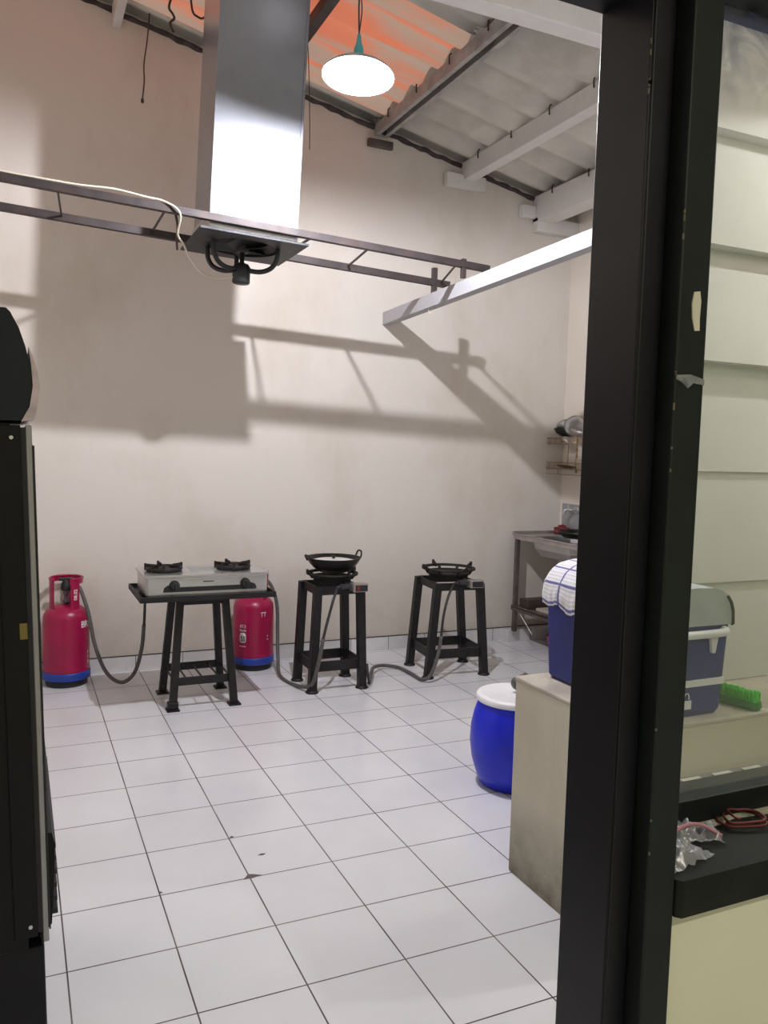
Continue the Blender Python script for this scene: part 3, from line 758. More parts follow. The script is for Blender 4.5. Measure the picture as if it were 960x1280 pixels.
wrap_text('BRI', 0.056, 0.1345, math.radians(-40), 0.375, c1, 'brand_print', M['white_print'], hs=0.9)
for k, (a_, z_) in enumerate(((-28, 0.20), (-28, 0.17), (-28, 0.14))):
    wrap_text('F', 0.026, 0.1345, math.radians(a_), z_, c1, 'side_print', M['white_print'])
c2 = cylinder((1.318, 2.00, 0), math.radians(100), 'magenta gas cylinder with white 55 badge, half hidden behind the stove table', math.radians(-136))
wrap_text('TT', 0.042, 0.1345, math.radians(-77), 0.375, c2, 'brand_print', M['white_print'], hs=0.8)
wrap_text(':', 0.06, 0.1345, math.radians(-62), 0.225, c2, 'side_print', M['white_print'])

# ------------------------------------------------------------------ burner stands and stove table
def stand(name, label, loc, rz, fx, fy, tx, ty, h, lw, pad, rails):
    t = thing(name, label, 'stand', loc, rz)
    for sx in (-1, 1):
        for sy in (-1, 1):
            a = (sx*fx, sy*fy, 0.008); b = (sx*tx, sy*ty, h-0.004)
            lg = MB().leg(a, b, lw, lw).build('leg', M['black_iron'], t, bevel=0.002)
            m = MB()
            if pad == 'round': m.lathe([(0.0, 0), (0.040, 0), (0.040, 0.003), (lw*0.8, 0.008), (lw*0.6, 0.018), (0.0, 0.018)], (sx*fx, sy*fy, 0), 16)
            else: m.box(sx*fx-0.034, sx*fx+0.034, sy*fy-0.034, sy*fy+0.034, 0, 0.010)
            m.build('foot', M['black_iron'], lg)
    def at(z, sx, sy):
        k = z/h; return ((fx+(tx-fx)*k)*sx, (fy+(ty-fy)*k)*sy, z)
    for (z, hh, which) in rails:
        if 'F' in which: MB().bar(at(z, -1, -1), at(z, 1, -1), 0.008, hh).build('rail', M['black_iron'], t)
        if 'B' in which: MB().bar(at(z, -1, 1), at(z, 1, 1), 0.008, hh).build('rail', M['black_iron'], t)
        if 'L' in which: MB().bar(at(z, -1, -1), at(z, -1, 1), 0.008, hh).build('rail', M['black_iron'], t)
        if 'R' in which: MB().bar(at(z, 1, -1), at(z, 1, 1), 0.008, hh).build('rail', M['black_iron'], t)
    return t, at
st, at = stand('stove_table', 'low black iron table on splayed legs carrying the two-burner stove', (0.835, 1.435, 0), 0, 0.172, 0.172, 0.125, 0.12, 0.625, 0.040, 'sq', [(0.155, 0.045, 'FB'), (0.60, 0.045, 'FBLR')])
bpy.data.objects  # feet collars on the nearest leg
m = MB(); m.box(-0.172-0.028, -0.172+0.028, -0.172-0.028, -0.172+0.028, 0.010, 0.05); m.build('foot_sleeve', M['black_iron'], st, bevel=0.006)
m = MB()
for k in (-0.5, 0, 0.5):
    m.bar((0.15*k*2*0.6, -0.155, 0.16), (0.15*k*2*0.6, 0.155, 0.16), 0.008, 0.008)
m.bar((-0.158, -0.155, 0.155), (-0.158, 0.155, 0.155), 0.008, 0.008); m.bar((0.158, -0.155, 0.155), (0.158, 0.155, 0.155), 0.008, 0.008)
m.build('cross_bars', M['black_iron'], st)
m = MB(); x0, x1, y0, y1 = -0.355, 0.385, -0.245, 0.235
m.box(x0, x1, y0, y1, 0.624, 0.630)
for a_, b_2 in (((x0, y0), (x1, y0)), ((x0, y1), (x1, y1)), ((x0, y0), (x0, y1)), ((x1, y0), (x1, y1))):
    m.bar((a_[0], a_[1], 0.637), (b_2[0], b_2[1], 0.637), 0.008, 0.030)
m.build('table_top', M['black_iron'], st, bevel=0.001)

# gas stove
sv = thing('gas_stove', 'two-burner stainless gas stove with black pan supports on the black table', 'gas stove', (0.845, 1.385, 0.630))
m = MB(); m.box(-0.335, 0.335, -0.165, 0.175, 0.012, 0.125)
m.build('body', M['stainless'], sv, bevel=0.012)
m = MB()
vs = []
m.prism([(-0.345, -0.176), (0.345, -0.176), (0.345, 0.183), (-0.345, 0.183)], 'Z', 0.122, 0.134)
m.build('top_plate', M['stainless'], sv, bevel=0.005)
m = MB()
for k in range(6): m.box(-0.075, 0.075, -0.05+0.026*k, -0.045+0.026*k, 0.134, 0.137)
m.build('top_ribs', M['stainless'], sv)
m = MB(); m.prism([(-0.245, 0.040), (0.265, 0.040), (0.272, 0.047), (0.262, 0.068), (0.24, 0.078), (0.20, 0.075), (0.185, 0.066), (-0.165, 0.066), (-0.18, 0.075), (-0.22, 0.078), (-0.24, 0.064)], 'Y', -0.168, -0.164)
m.build('control_strip', M['black_plastic'], sv)
for kx in (-0.185, 0.205):
    m = MB(); m.cyl((kx, -0.166, 0.074), (kx, -0.172, 0.074), 0.029, 24); kb = m.build('knob_ring', M['galv_dark'], sv)
    m = MB(); m.cyl((kx, -0.170, 0.074), (kx, -0.200, 0.074), 0.024, 24, 0.020); m.box(kx-0.005, kx+0.005, -0.208, -0.195, 0.056, 0.092)
    m.build('knob', M['black_plastic'], kb, bevel=0.002)
m = MB(); m.box(-0.03, 0.03, -0.1665, -0.1648, 0.090, 0.095); m.build('maker_mark', M['galv_dark'], sv)
for cx in (-0.215, 0.175):
    m = MB(); m.lathe([(0.0, 0.134), (0.088, 0.134), (0.088, 0.139), (0.060, 0.137), (0.05, 0.140), (0.0, 0.140)], (cx, -0.005, 0), 28)
    dp = m.build('drip_pan', M['cast_iron'], sv)
    m = MB(); m.lathe([(0.0, 0.140), (0.036, 0.140), (0.038, 0.150), (0.032, 0.156), (0.0, 0.158)], (cx, -0.005, 0), 20); m.build('burner_cap', M['cast_iron'], dp)
    m = MB(); pts = [(cx+0.092*math.cos(2*math.pi*k/16), -0.005+0.092*math.sin(2*math.pi*k/16), 0.150) for k in range(16)]
    m.tube(pts, 0.010, 8, True, True, 2)
    m.lathe([(0.088, 0.136), (0.096, 0.136), (0.096, 0.152), (0.088, 0.152)], (cx, -0.005, 0), 28, cap=False)
    for a_ in (10, 100, 170, 260, 315, 220):
        c, s_ = math.cos(math.radians(a_)), math.sin(math.radians(a_))
        p0 = Vector((cx+0.100*c, -0.005+0.100*s_, 0.165)); p1 = Vector((cx+0.050*c, -0.005+0.050*s_, 0.160))
        m.bar(p0, p1, 0.010, 0.022)
        m.bar((p0.x, p0.y, 0.14), (p0.x, p0.y, 0.178), 0.012, 0.010)
    m.build('pan_support', M['cast_iron'], dp)

s2, at2 = stand('burner_stand', 'tall black iron burner stand under the wok, middle of the room', (1.66, 1.46, 0), 0, 0.163, 0.140, 0.138, 0.136, 0.64, 0.048, 'round', [(0.155, 0.062, 'FBLR'), (0.615, 0.05, 'FBLR')])
s3, at3 = stand('burner_stand', 'black iron burner stand with empty ring, nearest the sink', (2.525, 1.52, 0), math.radians(-5.5), 0.200, 0.168, 0.150, 0.165, 0.62, 0.048, 'round', [(0.155, 0.062, 'FBLR'), (0.595, 0.05, 'FBLR')])
def burner(loc, rz, r, h, label, knob):
    t = thing('wok_burner', label, 'gas burner', loc, rz)
    m = MB(); m.lathe([(r*0.90, h-0.016), (r*1.0, h-0.012), (r, h), (r*0.91, h+0.001), (r*0.88, h-0.010), (r*0.90, h-0.016)], n=40, cap=False); m.lathe([(r*0.60, 0.0), (r*0.70, 0.0), (r*0.74, 0.024), (r*0.86, h*0.62), (r*0.83, h*0.62), (r*0.66, 0.022), (r*0.60, 0.0)], n=40, cap=False)
    for a_ in range(8):
        ca, sa = math.cos(a_*math.pi/4), math.sin(a_*math.pi/4); m.bar((r*0.82*ca, r*0.82*sa, h*0.5), (r*0.93*ca, r*0.93*sa, h-0.008), 0.018, 0.010)
    m.build('ring', M['cast_iron'], t)
    m = MB(); m.lathe([(0.0, 0.0), (0.045, 0.0), (0.05, 0.012), (0.04, 0.03), (0.02, 0.036), (0.0, 0.036)], n=20)
    for a_ in (0, 90, 180, 270): m.bar((0, 0, 0.006), (r*0.64*math.cos(math.radians(a_+45)), r*0.64*math.sin(math.radians(a_+45)), 0.006), 0.014, 0.010)
    m.build('burner_head', M['cast_iron'], t)
    for a_ in (15, 100, 187, 285):
        c, s_ = math.cos(math.radians(a_)), math.sin(math.radians(a_))
        m = MB(); m.bar((r*0.85*c, r*0.85*s_, h-0.012), (r*1.10*c, r*1.10*s_, h+0.014), 0.016, 0.020)
        m.bar((r*1.06*c, r*1.06*s_, h-0.005), (r*1.08*c, r*1.08*s_, h+0.026), 0.014, 0.016)
        m.build('prong', M['cast_iron'], t, bevel=0.003)
    m = MB(); m.cyl((0.03, -0.02, 0.012), (0.06, -r*0.9, -0.002), 0.017, 14); m.build('gas_pipe', M['galv_dark'], t)
    m = MB(); m.box(0.055, 0.150, -r-0.060, -r+0.005, -0.032, 0.018)
    vb = m.build('valve_box', M['sink_steel'], t, bevel=0.004)
    m = MB(); m.box(-0.010, 0.056, -r-0.03, -r+0.01, -0.014, 0.012); m.cyl((-0.03, -r-0.01, -0.005), (0.0, -r-0.01, -0.002), 0.010, 10); m.build('valve_neck', M['galv_dark'], t, bevel=0.003)
    m = MB(); m.box(0.068, 0.142, -r-0.070, -r-0.058, -0.026, 0.010); m.build('valve_cover', M['black_plastic'], vb, bevel=0.002)
    if knob:
        m = MB(); m.box(0.070, 0.086, -r-0.078, -r-0.066, -0.020, 0.006); m.build('red_knob', M['red_plastic'], vb)['label'] = 'small red knob'
    return t
burner((1.665, 1.46, 0.645), 0, 0.160, 0.062, 'cast iron wok burner with red valve knob, the wok resting on it', True)
burner((2.525, 1.53, 0.625), math.radians(-5.5), 0.180, 0.074, 'bare cast iron wok burner with four prongs on the stand nearest the sink', False)
# wok
wk = thing('wok', 'black iron wok with a pale disc for its lit inside, on the middle burner', 'wok', (1.665, 1.445, 0.700))
m = MB(); r = 0.168
m.lathe([(0.0, 0.0), (0.05, 0.002), (0.09, 0.016), (0.125, 0.040), (0.150, 0.068), (r, 0.098), (r+0.004, 0.102), (r, 0.104), (0.146, 0.072), (0.12, 0.046), (0.085, 0.022), (0.0, 0.008)], n=48)
m.build('pan', M['dark_pan'], wk)
for a_ in (5, 185):
    c, s_ = math.cos(math.radians(a_)), math.sin(math.radians(a_)); tx_, ty_ = -s_, c
    m = MB()
    pts = [(c*(r-0.006)+tx_*u, s_*(r-0.006)+ty_*u, z) for u, z in ((-0.032, 0.085),)] + [(c*(r+d)+tx_*u, s_*(r+d)+ty_*u, z) for u, d, z in ((-0.034, 0.006, 0.108), (-0.022, 0.012, 0.132 if a_ == 5 else 0.118), (0.0, 0.013, 0.137 if a_ == 5 else 0.12), (0.022, 0.012, 0.132 if a_ == 5 else 0.118), (0.034, 0.006, 0.108))] + [(c*(r-0.006)+tx_*0.032, s_*(r-0.006)+ty_*0.032, 0.085)]
    m.tube(pts, 0.0055, 8); m.build('handle', M['dark_pan'], wk)
m = MB(); m.lathe([(0.0, 0.094), (0.06, 0.093), (0.11, 0.088), (0.142, 0.080), (0.143, 0.076), (0.0, 0.076)], n=40)  # pale disc set in the pan, its tone painting the lit shiny inside
lit_disc = m.build('lid', M['wok_lit_inside'], wk); lit_disc['label'] = 'pale disc added for the lit inside of the wok'
m = MB(); m.lathe([(0.008, 0.092), (0.008, 0.100), (0.016, 0.104), (0.014, 0.113), (0.0, 0.114)], n=16); m.build('knob', M['black_plastic'], lit_disc)  # dark nub standing for the far spout

# hoses
def hose(label, pts, r, sleeves=()):
    t = thing('gas_hose', label, 'hose', (0, 0, 0))
    MB().tube(pts, r, 12).build('tube', M['hose'], t)
    for s in sleeves: MB().tube(s, r*0.72, 10).build('end_piece', M['hose_dark'], t)
    return t
hose('grey rubber hose looping from the left gas cylinder to the stove table',
     [(0.215, 1.99, 0.60), (0.235, 1.955, 0.575), (0.275, 1.92, 0.44), (0.312, 1.89, 0.24), (0.372, 1.85, 0.085), (0.455, 1.82, 0.024), (0.526, 1.78, 0.088), (0.559, 1.72, 0.25), (0.566, 1.68, 0.40)], 0.0115,
     [[(0.566, 1.68, 0.39), (0.566, 1.66, 0.46), (0.567, 1.65, 0.56), (0.567, 1.645, 0.615)]])
hose('grey rubber hose from the cylinder behind the stove to the wok burner',
     [(1.385, 1.99, 0.60), (1.43, 1.965, 0.54), (1.46, 1.94, 0.42), (1.455, 1.90, 0.25), (1.436, 1.82, 0.10), (1.41, 1.68, 0.016), (1.44, 1.46, 0.013), (1.485, 1.30, 0.055), (1.508, 1.245, 0.20), (1.527, 1.225, 0.35)], 0.0115,
     [[(1.525, 1.227, 0.34), (1.548, 1.21, 0.464), (1.585, 1.22, 0.585), (1.64, 1.30, 0.64)]])
hose('grey rubber hose arching over the floor from the middle stand to the sink-side stand',
     [(1.875, 1.33, 0.02), (1.93, 1.42, 0.06), (2.02, 1.58, 0.045), (2.13, 1.66, 0.025), (2.22, 1.62, 0.014), (2.235, 1.45, 0.013), (2.235, 1.31, 0.016), (2.275, 1.27, 0.05), (2.325, 1.275, 0.17), (2.352, 1.285, 0.295)], 0.0115,
     [[(2.350, 1.284, 0.285), (2.36, 1.28, 0.42), (2.40, 1.30, 0.54), (2.475, 1.36, 0.617)], [(1.845, 1.30, 0.155), (1.85, 1.29, 0.08), (1.88, 1.33, 0.02)]])

# ------------------------------------------------------------------ sink unit
sk = thing('sink_table', 'stainless sink table on painted steel legs in the back right corner', 'sink', (3.38, 2.05, 0))
D, W_ = 0.49, 1.05     # along x, along -y
m = MB()
# top with a basin hole
bx0, bx1, by0, by1 = 0.06, 0.42, -0.62, -0.16
for (a0, a1, b0, b1) in ((0, D, by1, 0), (0, D, -W_, by0), (0, bx0, by0, by1), (bx1, D, by0, by1)):
    m.box(a0, a1, b0, b1, 0.843, 0.850)
m.box(0, 0.010, -W_, 0, 0.815, 0.858); m.box(0, D, -W_, -W_+0.01, 0.815, 0.858)
m.box(D-0.01, D, -W_, 0, 0.843, 0.885); m.box(0, D, 0, 0.02, 0.843, 0.872)
m.build('counter_top', M['sink_steel'], sk, bevel=0.002)
m = MB()
vs = []; zb = [(0.848, 0), (0.76, 0.018), (0.705, 0.05)]
for z, ins in zb:
    vs += [(bx0+ins, by0+ins, z), (bx1-ins, by0+ins, z), (bx1-ins, by1-ins, z), (bx0+ins, by1-ins, z)]
fs = []
for i in range(2):
    for k in range(4): fs.append((i*4+k, i*4+(k+1) % 4, i*4+4+(k+1) % 4, i*4+4+k))
fs.append((8, 9, 10, 11)); m.add(vs, fs); m.build('basin', M['stainless'], sk, solid=0.004, bevel=0.006)
for (lx, ly, zb_) in ((0.012, -0.03, 0.094), (0.012, -W_+0.02, 0), (D-0.02, -0.03, 0.094), (D-0.02, -W_+0.02, 0)):
    MB().leg((lx+0.006, ly, zb_), (lx+0.006, ly, 0.843), 0.032, 0.032).build('leg', M['sink_frame'], sk, bevel=0.002)
m = MB().bar((0.018, -0.03, 0.826), (0.018, -W_+0.02, 0.826), 0.02, 0.022); m.bar((0.018, -W_+0.02, 0.80), (D-0.02, -W_+0.02, 0.80), 0.02, 0.045)
m.build('apron', M['sink_frame'], sk)
m = MB().box(0.0, D, -W_+0.005, 0.0, 0.285, 0.292); m.box(0.0, 0.012, -W_+0.005, 0.0, 0.262, 0.300); m.box(0, D, -W_+0.0, -W_+0.012, 0.262, 0.300)
m.build('lower_shelf', M['sink_frame'], sk)
m = MB().tube([(0.24, -0.39, 0.70), (0.24, -0.39, 0.58), (0.26, -0.36, 0.54), (0.32, -0.25, 0.50), (0.40, -0.06, 0.45)], 0.02, 10); m.build('drain_pipe', M['black_rubber'], sk)
tag(MB().box(3.41, 3.62, 1.86, 1.98, 0.292, 0.362).build('storage_tray', M['wood_box'], bevel=0.004), 'small dark tray on the lower shelf of the sink table', 'tray')
tag(MB().box(3.45, 3.70, 1.55, 1.82, 0.292, 0.312).build('cutting_board', M['counter_top'], bevel=0.003), 'pale flat board on the lower shelf of the sink table', 'board')
tag(MB().cyl((3.365, 1.90, 0.255), (3.368, 1.74, 0.135), 0.003, 8).build('white_stick', M['white_print']), 'thin white stick slanting beneath the sink shelf', 'stick')
m = MB(); m.lathe([(0.0, 0), (0.045, 0), (0.062, 0.09), (0.066, 0.094), (0.060, 0.096), (0.045, 0.012), (0.0, 0.01)], n=20)
tag(m.build('pink_cup', M['pink']), 'pink plastic cup on the floor, peeking out behind the blue cooler box', 'cup')
bpy.data.objects['pink_cup'].location = (3.62, 1.80, 0.0)
# splash plate, faucet, red bag, dark pan
tag(MB().box(3.862, 3.88, 1.20, 2.10, 0.886, 1.085).build('splash_plate', M['splash'], bevel=0.002), 'grey metal splash plate on the side wall above the sink', 'splash plate')
fa = thing('faucet', 'chrome wall faucet over the sink', 'faucet', (3.86, 1.90, 1.045))
m = MB(); m.cyl((0.002, 0, 0), (-0.02, 0, 0), 0.024, 18); m.cyl((-0.02, 0, 0), (-0.07, 0.03, 0.0), 0.013, 14); m.tube([(-0.065, 0.028, 0), (-0.085, 0.04, -0.002), (-0.095, 0.045, -0.018), (-0.095, 0.045, -0.045)], 0.009, 12)
m.build('spout', M['stainless'], fa)
m = MB(); m.cyl((-0.065, 0.028, 0.0), (-0.065, 0.028, 0.03), 0.008, 12); m.lathe([(0.0, 0.028), (0.018, 0.030), (0.018, 0.040), (0.0, 0.043)], (-0.065, 0.028, 0), 14); m.build('handle', M['stainless'], fa, bevel=0.002)
def blob(name, mat, r, loc, seed, amp=0.35, freq=7, scale=(1, 1, 1), sub=4, floor=None):
    me = bpy.data.meshes.new(name); bm = bmesh.new(); bmesh.ops.create_icosphere(bm, subdivisions=sub, radius=1)
    for v in bm.verts:
        d = v.co.normalized(); n_ = noise.noise(d*freq*0.3+Vector((seed, 0, 0)))+0.5*noise.noise(d*freq*0.8+Vector((0, seed, 0)))
        ridg = abs(noise.noise(d*freq*0.5+Vector((0, 0, seed))))
        k = r*(1+amp*n_-amp*0.8*ridg)
        v.co = Vector((d.x*k*scale[0], d.y*k*scale[1], d.z*k*scale[2]))
        if floor is not None and v.co.z < floor: v.co.z = floor
    bm.to_mesh(me); bm.free()
    for p in me.polygons: p.use_smooth = True
    o = bpy.data.objects.new(name, me); COL.objects.link(o); o.location = loc; me.materials.append(mat); return o
tag(blob('red_bag', M['maroon'], 0.055, (3.80, 2.0, 0.872), 3, 0.5, 8, (1.2, 1, 0.8), floor=-0.02), 'crumpled dark red plastic bag at the back of the sink', 'bag')
dpn = thing('frying_pan', 'black frying pan lying on the sink table', 'frying pan', (3.68, 1.62, 0.860))
m = MB(); m.lathe([(0.0, 0), (0.12, 0), (0.15, 0.022), (0.175, 0.05), (0.17, 0.05), (0.145, 0.024), (0.115, 0.006), (0.0, 0.005)], n=36); m.build('pan', M['dark_pan'], dpn)
m = MB(); m.bar((0.0, -0.165, 0.04), (0.02, -0.33, 0.065), 0.022, 0.012); m.build('handle', M['black_plastic'], dpn, bevel=0.003)

# ------------------------------------------------------------------ wall dish rack
rk = thing('dish_rack', 'two-tier wire dish rack on the side wall above the sink', 'dish rack', (3.88, 2.12, 1.33))
m = MB()
RW, RL = 0.17, 0.62
for z, hh in ((0.225, 0.045), (0.03, 0.05)):
    for zz in (z, z+hh):
        m.tube([(-0.004, 0, zz), (-RW, 0, zz), (-RW, -RL, zz), (-0.004, -RL, zz)], 0.003, 6, False)
    k = 0
    while k*0.022 < RL:
        yy = -k*0.022; m.cyl((-RW, yy, z), (-RW, yy, z+hh), 0.0016, 5); m.cyl((-RW, yy, z), (-0.004, yy, z), 0.0016, 5); k += 1
    for k in range(7): m.cyl((-RW+0.024*k, 0, z), (-RW+0.024*k, 0, z+hh), 0.0016, 5)
    m.cyl((-0.09, 0, z), (-0.09, -RL, z), 0.003, 6)
m.build('wire_basket', M['rust_wire'], rk)
m = MB()
for yy in (-0.16, -0.46):
    m.bar((-0.006, yy, 0.0), (-0.006, yy, 0.30), 0.016, 0.008); m.cyl((-0.09, yy, 0.03), (-0.09, yy, 0.225), 0.004, 8)
m.build('upright', M['rust_wire'], rk)
m = MB().tube([(-RW, 0, -0.01), (-RW, -RL, -0.01)], 0.0035, 6, False); m.tube([(-RW, -0.15, -0.01), (-RW, -0.15, 0.03)], 0.003, 6, False); m.build('towel_bar', M['rust_wire'], rk)
def dish(name, mat, loc, r, tilt, az, label, deep=0.3, handle=False):
    t = thing(name, label, name.split('_')[-1], loc, az, None); t.rotation_euler = (math.radians(tilt), 0, az)
    m = MB(); m.lathe([(0.0, 0), (r*0.55, 0), (r*0.85, r*deep*0.5), (r, r*deep), (r*0.97, r*deep), (r*0.82, r*deep*0.52), (r*0.52, 0.004), (0.0, 0.004)], n=30)
    m.build('bowl' if deep > 0.3 else 'dish', mat, t)
    return t
dish('frying_pan', M['dark_pan'], (3.765, 2.04, 1.625), 0.07, 30, 1.0, 'small dark pan leaning at the corner end of the dish rack top', 0.35)
dish('metal_plate', M['stainless'], (3.79, 1.99, 1.665), 0.085, 62, 2.4, 'metal plate standing in the rack top, behind the dark pans', 0.15)
dish('metal_plate', M['stainless'], (3.80, 1.90, 1.69), 0.085, 66, 2.7, 'shiny metal plate standing highest in the rack, beside the black frame', 0.15)
dish('metal_bowl', M['sink_steel'], (3.775, 1.80, 1.608), 0.09, 14, 0.6, 'wide dull metal bowl lying upright on the rack top tier', 0.5)
dish('metal_bowl', M['stainless'], (3.765, 1.93, 1.602), 0.05, -150, 0.4, 'small upturned bowl at the front of the rack top tier', 0.5)
dish('serving_plate', M['dark_pan'], (3.79, 1.98, 1.368), 0.08, 6, 0.2, 'dark shallow plate on the lower tier of the dish rack', 0.2)
m = MB(); m.lathe([(0.0, 0), (0.032, 0), (0.036, 0.08), (0.033, 0.08), (0.03, 0.006), (0, 0.006)], n=20)
o = tag(m.build('drinking_cup', M['paper']), 'pale cup on the lower tier of the dish rack beside the frame', 'cup'); o.location = (3.79, 1.80, 1.364)

# ------------------------------------------------------------------ kitchen counter with cooler box, towel, brush
ct = thing('masonry_counter', 'low plastered counter block behind the black frame, grimy along its foot', 'counter', (1.46, -1.47, 0))
m = MB().box(0.0, XR-1.46-0.0, 0.0, 0.59, 0.0, 0.688); m.build('block', M['counter'], ct, bevel=0.004)
m = MB().box(-0.002, XR-1.46, -0.003, 0.593, 0.688, 0.700); m.build('counter_top', M['counter_top'], ct, bevel=0.003)

cb = thing('cooler_box', 'blue cooler box with grey lid and white handle on the plastered counter', 'cooler box', (1.70, -1.172, 0.700))
hw, hl = 0.147, 0.268
m = MB()
for_z = [(0.0, 0.93, 0.95), (0.02, 0.95, 0.965), (0.285, 1.0, 1.0)]
vs = []; 
def rrect(hx, hy, r_, z, n=5):
    out = []
    for cx, cy, a0 in ((hx-r_, hy-r_, 0), (-hx+r_, hy-r_, 90), (-hx+r_, -hy+r_, 180), (hx-r_, -hy+r_, 270)):
        for k in range(n):
            a = math.radians(a0+90*k/(n-1)); out.append((cx+r_*math.cos(a), cy+r_*math.sin(a), z))
    return out
def loft(m, rings, cap=True, smooth=False):
    n = len(rings[0]); vs = [p for r_ in rings for p in r_]; fs = []
    for i in range(len(rings)-1):
        for k in range(n): fs.append((i*n+k, i*n+(k+1) % n, (i+1)*n+(k+1) % n, (i+1)*n+k))
    if cap: fs.append(tuple(range(n))); fs.append(tuple((len(rings)-1)*n+k for k in range(n)))
    m.add(vs, fs, smooth)
loft(m, [rrect(hw*0.88, hl*0.94, 0.025, 0.0), rrect(hw*0.94, hl*0.965, 0.024, 0.015), rrect(hw*0.965, hl*0.975, 0.022, 0.09), rrect(hw, hl, 0.022, 0.275)])
m.build('body', M['cooler'], cb)
m = MB().box(-hw*0.90, hw*0.90, -hl*0.972-0.006, -hl*0.96+0.004, 0.094, 0.114)
m.build('grey_band', M['cooler_grey'], cb)['label'] = 'light grey band around the lower body'
# lid: rounded across its width
m = MB(); pr_ = []
for k in range(13):
    a = math.pi*k/12; c, s_ = math.cos(a), math.sin(a)
    pr_.append((hw*1.03*math.copysign(abs(c)**0.62, c), 0.278+0.115*abs(s_)**0.75))
m.prism(pr_, 'Y', -hl*1.02, hl*1.02, True)
lid = m.build('lid', M['cooler_lid'], cb, bevel=0.008); lid['label'] = 'grey rounded lid'
m = MB(); m.prism([(x*1.005, z) for x, z in pr_[:4]]+[(x*0.94, z-0.004) for x, z in reversed(pr_[:4])], 'Y', -hl*1.03, -hl*1.01); m.build('lid_edge', M['black_plastic'], lid)
m = MB(); ys = -hl-0.012
m.tube([(-0.115, ys+0.01, 0.262), (-0.10, ys-0.006, 0.258), (0.0, ys-0.012, 0.258), (0.10, ys-0.006, 0.258), (0.115, ys+0.01, 0.262)], 0.0125, 10)
for xx in (-0.082, 0.072): m.prism([(xx-0.016, 0.255), (xx+0.018, 0.255), (xx+0.006, 0.195), (xx-0.006, 0.195)], 'Y', ys+0.002, ys+0.012)
m.build('handle', M['cooler_grey'], cb, bevel=0.002)['label'] = 'white moulded handle'
m = MB(); m.box(-0.035, 0.012, -hl*0.955-0.004, -hl*0.955+0.004, 0.025, 0.058)
pts = [(-0.008+0.010*math.cos(math.radians(a)), -hl*0.955-0.002, 0.060+0.014*math.sin(math.radians(a))) for a in range(-20, 201, 22)]
m.tube(pts, 0.0035, 6); m.box(-0.10, 0.010, -hl*0.955-0.001, -hl*0.955+0.003, 0.020, 0.088)
m.build('spigot', M['cooler_grey'], cb)

# towel draped over the left (far) part of the lid
def towel():
    me = bpy.data.meshes.new('kitchen_towel'); bm = bmesh.new(); uvl = bm.loops.layers.uv.new('UVMap')
    nx, ny = 46, 34
    Wt, Lt = 0.44, 0.36
    grid = []
    # cross-section path over the lid from left hem, over the top, to the right hem
    path = [(-0.152, 0.262), (-0.156, 0.30), (-0.150, 0.338), (-0.128, 0.372), (-0.095, 0.392), (-0.05, 0.402), (0.0, 0.405), (0.05, 0.402), (0.095, 0.392), (0.128, 0.372), (0.150, 0.338), (0.155, 0.30)]
    acc = [0]
    for i in range(1, len(path)): acc.append(acc[-1]+math.dist(path[i], path[i-1]))
    T = acc[-1]
    def P(s):
        s = max(0, min(T, s))
        for i in range(1, len(path)):
            if s <= acc[i]+1e-9:
                k = (s-acc[i-1])/(acc[i]-acc[i-1]); return (path[i-1][0]*(1-k)+path[i][0]*k, path[i-1][1]*(1-k)+path[i][1]*k)
    for j in range(ny+1):
        v = j/ny; row = []
        for i in range(nx+1):
            u = i/nx
            skew = 0.012*math.sin(v*7)+0.035*(1-v)*(1 if u < 0.5 else 0)*(1-u*2)
            s = u*T
            x, z = P(s)
            drop = max(0, 1-u*6)
            y = -0.02+v*0.285
            # end beyond the lid hangs down at the back
            if y > 0.262: z -= (y-0.262)*2.5
            fold = 0.004*math.sin(v*28+u*3)*drop+0.003*noise.noise(Vector((u*9, v*9, 1)))
            z2 = z-drop*(0.028*(1-v)+0.008*math.sin(v*16))
            row.append(bm.verts.new((x-0.004-abs(fold)*1.6-0.003 if u < .5 else x+0.004+abs(fold), y, z2+0.004+abs(fold)*0.6)))
        grid.append(row)
    for j in range(ny):
        for i in range(nx):
            f = bm.faces.new((grid[j][i], grid[j][i+1], grid[j+1][i+1], grid[j+1][i])); f.smooth = True
            for l, (a, b) in zip(f.loops, ((i, j), (i+1, j), (i+1, j+1), (i, j+1))):
                l[uvl].uv = (b/ny*0.285+0.045, a/nx*T+0.052)
    bmesh.ops.recalc_face_normals(bm, faces=bm.faces)
    bm.to_mesh(me); bm.free(); me.materials.append(M['towel'])
    o = bpy.data.objects.new('kitchen_towel', me); COL.objects.link(o); o.location = (1.70, -1.175, 0.700)
    md = o.modifiers.new('t', 'SOLIDIFY'); md.thickness = 0.003; md.offset = 1
    return tag(o, 'white kitchen towel with blue checks draped over the cooler box lid', 'towel')
towel()

br = thing('scrubbing_brush', 'green scrubbing brush lying on the counter right of the cooler box', 'brush', (1.945, -1.375, 0.700), math.radians(-76))
m = MB(); loft(m, [rrect(0.085, 0.022, 0.018, 0.0), rrect(0.09, 0.026, 0.02, 0.008), rrect(0.088, 0.024, 0.02, 0.026)]); m.build('brush_body', M['brush_dark'], br)
m = MB()
for i in range(26):
    for j in range(6):
        x_, y_ = -0.078+0.0062*i, -0.017+0.0068*j
        m.leg((x_, y_, 0.024), (x_+random.uniform(-.003, .003), y_+random.uniform(-.003, .003), 0.052+random.uniform(0, .006)), 0.0045, 0.004)
m.build('bristles', M['brush'], br)['kind'] = 'stuff'

